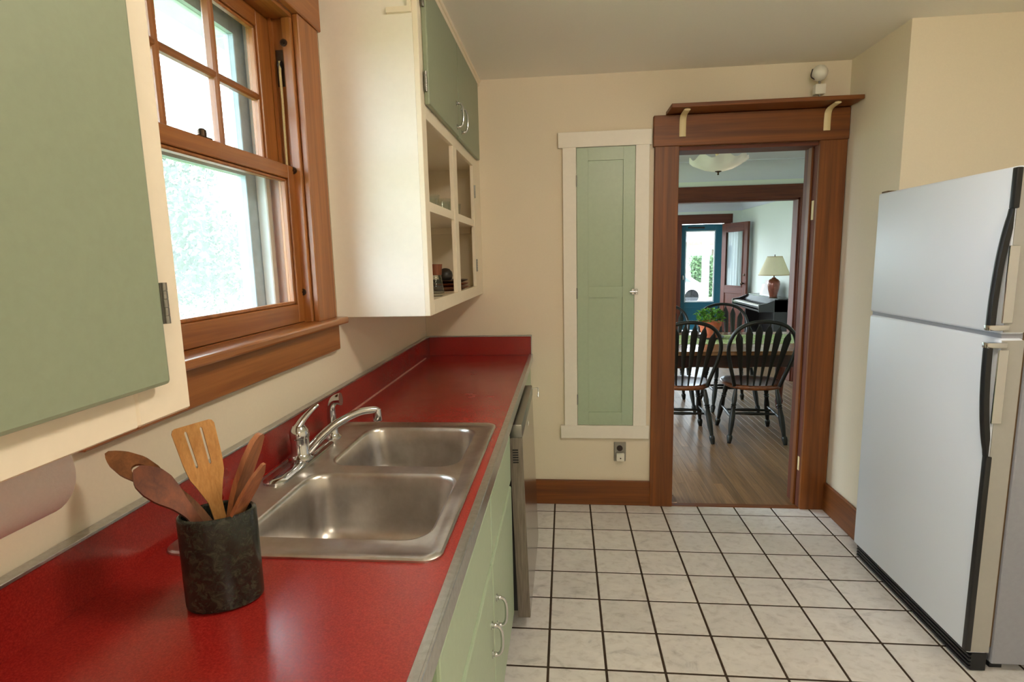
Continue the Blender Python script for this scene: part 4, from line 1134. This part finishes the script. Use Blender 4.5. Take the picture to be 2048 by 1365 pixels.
# unseen windows beside the visible strip; living room pair added for more daylight
def framed_window(name, label, a0, a1, b0, b1, at, axis):
    t = thing(name, label, 'window', (at, (a0+a1)/2, b0) if axis == 'y' else ((a0+a1)/2, at, b0), kind='structure')
    P = Part(t)
    def bxx(mb, u0, u1, w0, w1, d0, d1):
        return mb.box(at+d0, at+d1, u0, u1, w0, w1) if axis == 'y' else mb.box(u0, u1, at+d0, at+d1, w0, w1)
    mid = (a0+a1)/2; fr = MB()
    for u0, u1, w0, w1 in ((a0, a0+.06, b0, b1), (a1-.06, a1, b0, b1), (a0+.06, a1-.06, b0, b0+.06), (a0+.06, a1-.06, b1-.06, b1), (mid-.03, mid+.03, b0+.06, b1-.06)): bxx(fr, u0, u1, w0, w1, .02, .07)
    P('window_frame', fr, 'mahogany_z')
    P('pane', bxx(MB(), a0+.06, mid-.03, b0+.06, b1-.06, .043, .046), 'window_glass')
    P('pane', bxx(MB(), mid+.03, a1-.06, b0+.06, b1-.06, .043, .046), 'window_glass')
framed_window('window_3', 'wide wood framed dining room side window', 3.8, 6.0, .75, 2.15, DXL-.1, 'y')
framed_window('fill_window_4', 'added wide living room side window, unseen, to let in daylight', 7.5, 9.7, .75, 2.15, DXL-.1, 'y')
framed_window('fill_window_5', 'added wide living room front window, unseen, to brighten the room', -.9, 1.7, .6, 2.15, LY1, 'x')
# piano
t = thing('digital_piano', 'black upright digital piano with white keys against the green wall', 'piano', (2.95, 8.85, 0))
P = Part(t)
qy0, qy1 = 8.20, 9.50
qx0, qx1 = 2.755, 3.205
P('side_panel', MB().box(qx0+.21, qx1, qy0, qy0+.03, .02, .785, .003), 'piano_black')
P('side_panel', MB().box(qx0+.21, qx1, qy1-.03, qy1, .02, .785, .003), 'piano_black')
P('keybed', MB().box(qx0, qx1-.05, qy0+.03, qy1-.03, .615, .665, .004), 'piano_black')
for a, b in ((qy0, qy0+.032), (qy1-.032, qy1)):
    P('arm', MB().plate([(qx0-.004, .610), (qx1-.06, .610), (qx1-.06, .79), (qx0+.24, .785), (qx0+.10, .735), (qx0-.004, .715)], (), a, b, to3=lambda u, v, w: (u, w, v)), 'piano_black')
P('key_slip', MB().box(qx0, qx0+.022, qy0+.032, qy1-.032, .64, .694, .002), 'piano_black')
P('white_keys', MB().box(qx0+.023, qx0+.165, qy0+.05, qy1-.05, .66, .702), 'ivory_key')
bk = MB()
yk = qy0+.06; dk_ = (qy1-qy0-.10)/52
for k in range(51):
    if k % 7 in (2, 6): continue
    bk.box(qx0+.075, qx0+.165, qy0+.05+dk_*(k+1)-.005, qy0+.05+dk_*(k+1)+.005, .702, .712)
P('black_keys', bk, 'piano_black')
P('control_panel', MB().plate([(qx0+.168, .66), (qx0+.30, .66), (qx0+.30, .790), (qx0+.26, .785), (qx0+.168, .722)], (), qy0+.032, qy1-.032, to3=lambda u, v, w: (u, w, v)), 'piano_black')
P('top_board', MB().box(qx0+.26, qx1, qy0, qy1, .785, .800, .003), 'piano_black')
P('rear_panel', MB().box(qx1-.02, qx1, qy0+.03, qy1-.03, .15, .78), 'piano_black')
P('pedal_board', MB().box(qx0+.26, qx0+.28, qy0+.03, qy1-.03, .03, .16), 'piano_black')
P('foot', MB().box(qx0+.06, qx1, qy0, qy0+.035, 0, .03), 'piano_black')
P('foot', MB().box(qx0+.06, qx1, qy1-.035, qy1, 0, .03), 'piano_black')
M = Matrix.Translation((qx0+.32, 0, .80)) @ Matrix.Rotation(math.radians(14), 4, 'Y')
P('music_rest', MB().box(-.004, .004, 8.55, 9.15, 0, .17, M=M), 'piano_black')
o = MB().box(-.009, -.005, 8.62, 9.05, .012, .24, M=M).build('sheet_music', 'paper', None); tag(o, 'white sheet music leaning on the black piano', 'paper')
# table lamp
tx_, ty_, tz_ = 2.99, 8.34, .801
t = thing('table_lamp', 'copper-brown vase lamp with a cream shade on the piano', 'lamp', (tx_, ty_, tz_))
P = Part(t)
P('base', MB().lathe([(.060, 0), (.060, .010), (.052, .018)], (tx_, ty_, tz_), 28), 'brass_brown', 40)
P('vase', MB().lathe([(.050, .018), (.055, .05), (.075, .13), (.086, .20), (.080, .245), (.055, .272), (.030, .285), (.022, .30)], (tx_, ty_, tz_), 32), 'lamp_copper', 60)
P('stem', MB().tube([(tx_, ty_, tz_+.295), (tx_, ty_, tz_+.355)], .009, 10), 'brass_brown', 50)
sh = P('shade', MB().lathe([(.212, .330), (.100, .600), (.098, .600), (.210, .330)], (tx_, ty_, tz_), 40, False, False), 'shade_linen', 60)
MB().lathe([(.2125, .330), (.209, .340), (.2095, .330)], (tx_, ty_, tz_), 40, False, False).build('shade_trim', 'shade_trim', sh)
MB().lathe([(.1035, .592), (.1005, .600), (.1025, .592)], (tx_, ty_, tz_), 40, False, False).build('shade_trim', 'shade_trim', sh)
P('finial', MB().tube([(tx_, ty_, tz_+.59), (tx_, ty_, tz_+.625)], .006, 8), 'brass_brown', 50)
P('harp', MB().tube([(tx_-.09, ty_, tz_+.595), (tx_+.09, ty_, tz_+.595)], .003, 6).tube([(tx_, ty_, tz_+.35), (tx_, ty_, tz_+.595)], .004, 6), 'brass_brown', 50)

# ------------------------------------------------------------------ outdoors: window side
struct('trim_6', MB().box(-1.60, XL-.19, -3, 7, 2.46, 2.48), 'perforated_soffit', 'white perforated soffit panels under the eave outside the window', 'soffit')
struct('trim_7', MB().box(-1.63, -1.60, -3, 7, 2.44, 2.58), 'siding_white', 'white fascia board at the eave outside the window', 'fascia')
sm = MB()
for y in range(-6, 14): sm.box(-1.60, XL-.19, y*.5-.006, y*.5+.006, 2.452, 2.46)
struct('trim_8', sm, 'storm_frame', 'ribs joining the soffit panels outside the window', 'soffit rib')
struct('ground', MB().box(-40, XL-.2, -20, 14, -.9, -.8), 'lawn', 'green lawn outside the kitchen window', 'lawn')
def leafy(name, label, loc, R_, H_, n, mat, leaf=.12, trunk=True, group=None, cat='tree'):
    t = thing(name, label, cat, loc, group=group)
    rg = random.Random(hash(label) % 1000 if False else len(label)*17)
    fo = MB(); X, Y, Z = loc
    blobs = [(Vector((rg.uniform(-.6, .6)*R_, rg.uniform(-.6, .6)*R_, H_*(.35+.55*rg.random()))), R_*rg.uniform(.35, .6)) for _ in range(12)]
    for k in range(n):
        b, r = rg.choice(blobs)
        d = Vector((rg.gauss(0, 1), rg.gauss(0, 1), rg.gauss(0, 1))).normalized()
        c = b+d*r*(rg.random()**.3)
        L = leaf*rg.uniform(.6, 1.3)
        u = Vector((rg.gauss(0, 1), rg.gauss(0, 1), rg.gauss(0, 1))).normalized(); w = u.cross(d)
        if w.length < .1: continue
        w.normalize()
        fo.bm.faces.new(fo.vs([c-u*L, c+w*L*.45, c+u*L, c-w*L*.45]))
    me = fo.mesh('crown', mat, weld=False)
    o = obj('crown', me, t); o['kind'] = 'stuff'
    if trunk: MB().tube([(0, 0, 0), (.03*R_, 0, H_*.35), (0, .05*R_, H_*.7)], [.09*R_/1.5, .07*R_/1.5, .03], 10).build('trunk', 'bark', t, 50)
    else:
        mb = MB()
        for k in range(5): mb.tube([(0, 0, 0), (rg.uniform(-.4, .4)*R_, rg.uniform(-.4, .4)*R_, H_*.7)], [.03, .012], 6)
        mb.build('stem', 'bark', t, 50)
    return t
leafy('garden_tree', 'tall leafy tree outside the window, upper left of the lower pane', (-8.2, 9.2, -.8), 2.2, 4.6, 7000, 'leaf_tree', .085)
leafy('garden_tree', 'smaller leafy tree behind the flowering bush outside', (-9.5, 14.2, -.8), 1.6, 3.6, 5000, 'leaf_tree', .085)
leafy('flowering_bush', 'pale pinkish flowering bush low outside the window', (-3.6, 5.2, -.8), 1.15, 2.15, 12000, 'leaf_blossom', .032, False, cat='bush')
leafy('flowering_bush', 'second pale flowering bush outside, nearer the fence side', (-6.6, 5.4, -.8), 1.1, 1.9, 8000, 'leaf_blossom', .04, False, cat='bush')
t = thing('neighbour_house', 'white neighbouring house beyond the garden outside the window', 'house', (-12, 19, -.8))
P = Part(t)
P('wall', MB().box(-20, -10.5, 17, 25, -.8, 2.6), 'siding_white')
P('roof', MB().plate([(16.6, 2.6), (25.4, 2.6), (21, 4.6)], (), -20.4, -10.1, to3=lambda u, v, w: (w, u, v)), 'roof_brown')
for a in (17.8, 20.2, 22.6): 
    w = P('window_frame', MB().box(-10.5, -10.46, a, a+1.1, .7, 1.9), 'storm_white'); MB().box(-10.46, -10.45, a+.08, a+1.02, .78, 1.82).build('pane', 'car_glass', w)
t = thing('utility_post', 'slim white post standing in the garden outside the window', 'post', (-5.2, 8.6, -.8))
P = Part(t)
P('pole', MB().tube([(-5.2, 8.6, -.8), (-5.2, 8.6, 2.6)], .035, 10), 'siding_white', 50)
P('cap', MB().lathe([(.05, 0), (.05, .03), (.01, .06)], (-5.2, 8.6, 2.6), 12), 'siding_white', 40)

# ------------------------------------------------------------------ outdoors: street side
struct('floor_porch', MB().box(.5, 4.6, LY1+.135, 12.9, -.12, -.04), 'porch_boards', 'grey porch floor outside the entrance', 'porch floor')
struct('ceiling_porch', MB().box(1.75, 4.6, LY1+.135, 13.1, 2.45, 2.55), 'siding_white', 'white porch ceiling outside the entrance', 'porch ceiling')
t = thing('porch_post', 'white square porch post seen through the storm door glass', 'post', (3.06, 12.6, -.04))
P = Part(t)
P('shaft', MB().box(2.995, 3.125, 12.53, 12.66, .05, 2.36, .006), 'siding_white')
P('plinth', MB().box(2.97, 3.15, 12.505, 12.685, -.04, .05, .004), 'siding_white')
P('capital', MB().box(2.97, 3.15, 12.505, 12.685, 2.36, 2.45, .004), 'siding_white')
t = thing('porch_railing', 'white porch railing beyond the storm door', 'railing', (2.0, 12.6, -.04))
P = Part(t)
P('top_rail', MB().box(.6, 2.968, 12.57, 12.62, .70, .745, .004), 'siding_white')
P('bottom_rail', MB().box(.6, 2.968, 12.58, 12.61, .08, .12, .003), 'siding_white')
for x in (.9, 1.6, 2.3): P('baluster', MB().box(x-.012, x+.012, 12.585, 12.605, .12, .70), 'siding_white')
for x in (3.3, 3.6, 3.9): pass
struct('street', MB().box(-40, 60, 14, 80, -.95, -.82), 'asphalt', 'grey street and verge in front of the house', 'street')
struct('lawn_front', MB().box(-40, 60, 29, 80, -.82, -.80), 'lawn', 'front lawn across the street', 'lawn')
# car
cy0, cy1 = 26.8, 28.5
t = thing('car', 'white car parked on the street, seen through the storm door', 'car', (4.4, 27.65, -.82))
P = Part(t)
g = -.82
body = [(2.2, g+.28), (2.15, g+.62), (2.35, g+.88), (3.25, g+.96), (5.85, g+1.00), (6.50, g+.93), (6.62, g+.60), (6.55, g+.28)]
P('body', MB().plate(body, (), cy0, cy1, to3=lambda u, v, w: (u, w, v)), 'car_white')
cab = [(3.10, g+.95), (3.75, g+1.40), (4.6, g+1.47), (5.6, g+1.43), (6.25, g+.97)]
P('cabin', MB().plate(cab, (), cy0+.10, cy1-.10, to3=lambda u, v, w: (u, w, v)), 'car_white')
for pts in ([(3.40, g+1.0), (3.86, g+1.33), (4.55, g+1.39), (4.55, g+1.0)], [(4.65, g+1.0), (4.65, g+1.39), (5.50, g+1.35), (5.92, g+1.0)]):
    P('side_window', MB().plate(pts, (), cy0+.085, cy0+.10, to3=lambda u, v, w: (u, w, v)), 'car_glass')
for x in (3.05, 5.92):
    for yy in (cy0+.09, cy1-.09):
        w = P('wheel', MB().lathe([(.20, -.09), (.32, -.09), (.335, -.06), (.335, .06), (.32, .09), (.20, .09)], n=28, M=Matrix.Translation((x, yy, g+.335)) @ Matrix.Rotation(PI/2, 4, 'X')), 'tyre', 40)
        MB().lathe([(.205, -.10), (.19, -.105), (.05, -.11), (.03, .09)], n=20, M=Matrix.Translation((x, yy, g+.335)) @ Matrix.Rotation(PI/2*(1 if yy > 27 else -1)*-1, 4, 'X')).build('hubcap', 'dull_metal', w, 40)
# hedge
t = thing('hedge', 'clipped green hedge in front of the white house across the street', 'hedge', (9, 31, -.8))
fo = MB(); rg = random.Random(11)
for k in range(9000):
    x, y, z = rg.uniform(-2.1, 3), rg.uniform(-.5, .5), rg.uniform(0, 2.1)
    f = rg.choice('xyzfff')
    if f == 'x': x = rg.choice((-2.1, 3))
    elif f == 'z': z = 2.1
    else: y = -.5
    c = Vector((x+rg.gauss(0, .06), y+rg.gauss(0, .06), z+rg.gauss(0, .05)))
    u = Vector((rg.gauss(0, 1), rg.gauss(0, 1), rg.gauss(0, 1))).normalized(); w = u.orthogonal().normalized(); L = .085
    fo.bm.faces.new(fo.vs([c-u*L, c+w*L*.6, c+u*L, c-w*L*.6]))
o = obj('foliage', fo.mesh('foliage', 'leaf_hedge', weld=False), t); o['kind'] = 'stuff'
MB().box(-2.05, 2.95, -.45, .45, 0, 2.05, .1).build('core', 'leaf_hedge', t)
# house across
t = thing('street_house', 'white house with brown roof across the street', 'house', (9, 38, -.8))
P = Part(t)
P('wall', MB().box(2, 18, 36, 44, -.8, 2.6), 'siding_white')
P('roof', MB().plate([(34.6, 2.15), (45, 2.15), (40, 5.0)], (), 1.2, 19, to3=lambda u, v, w: (w, u, v)), 'siding_white')
P('eave', MB().box(1.2, 19, 34.5, 34.6, 2.02, 2.22), 'roof_brown')
for a, b in ((9.1, 9.9), (10.4, 12)):
    w = P('window_frame', MB().box(a, b, 35.95, 36, .35, 1.75), 'roof_brown'); MB().box(a+.12, b-.08, 35.93, 35.96, .42, 1.68).build('pane', 'car_glass', w)
P('house_door', MB().box(7.75, 8.45, 35.95, 36, -.75, 1.4), 'storm_white')
P('wall_lamp', MB().box(8.12, 8.22, 35.85, 35.95, 1.0, 1.25, .02), 'dark_plastic')
P('bench', MB().box(7.95, 8.6, 35.4, 35.7, .2, .35), 'roof_brown')
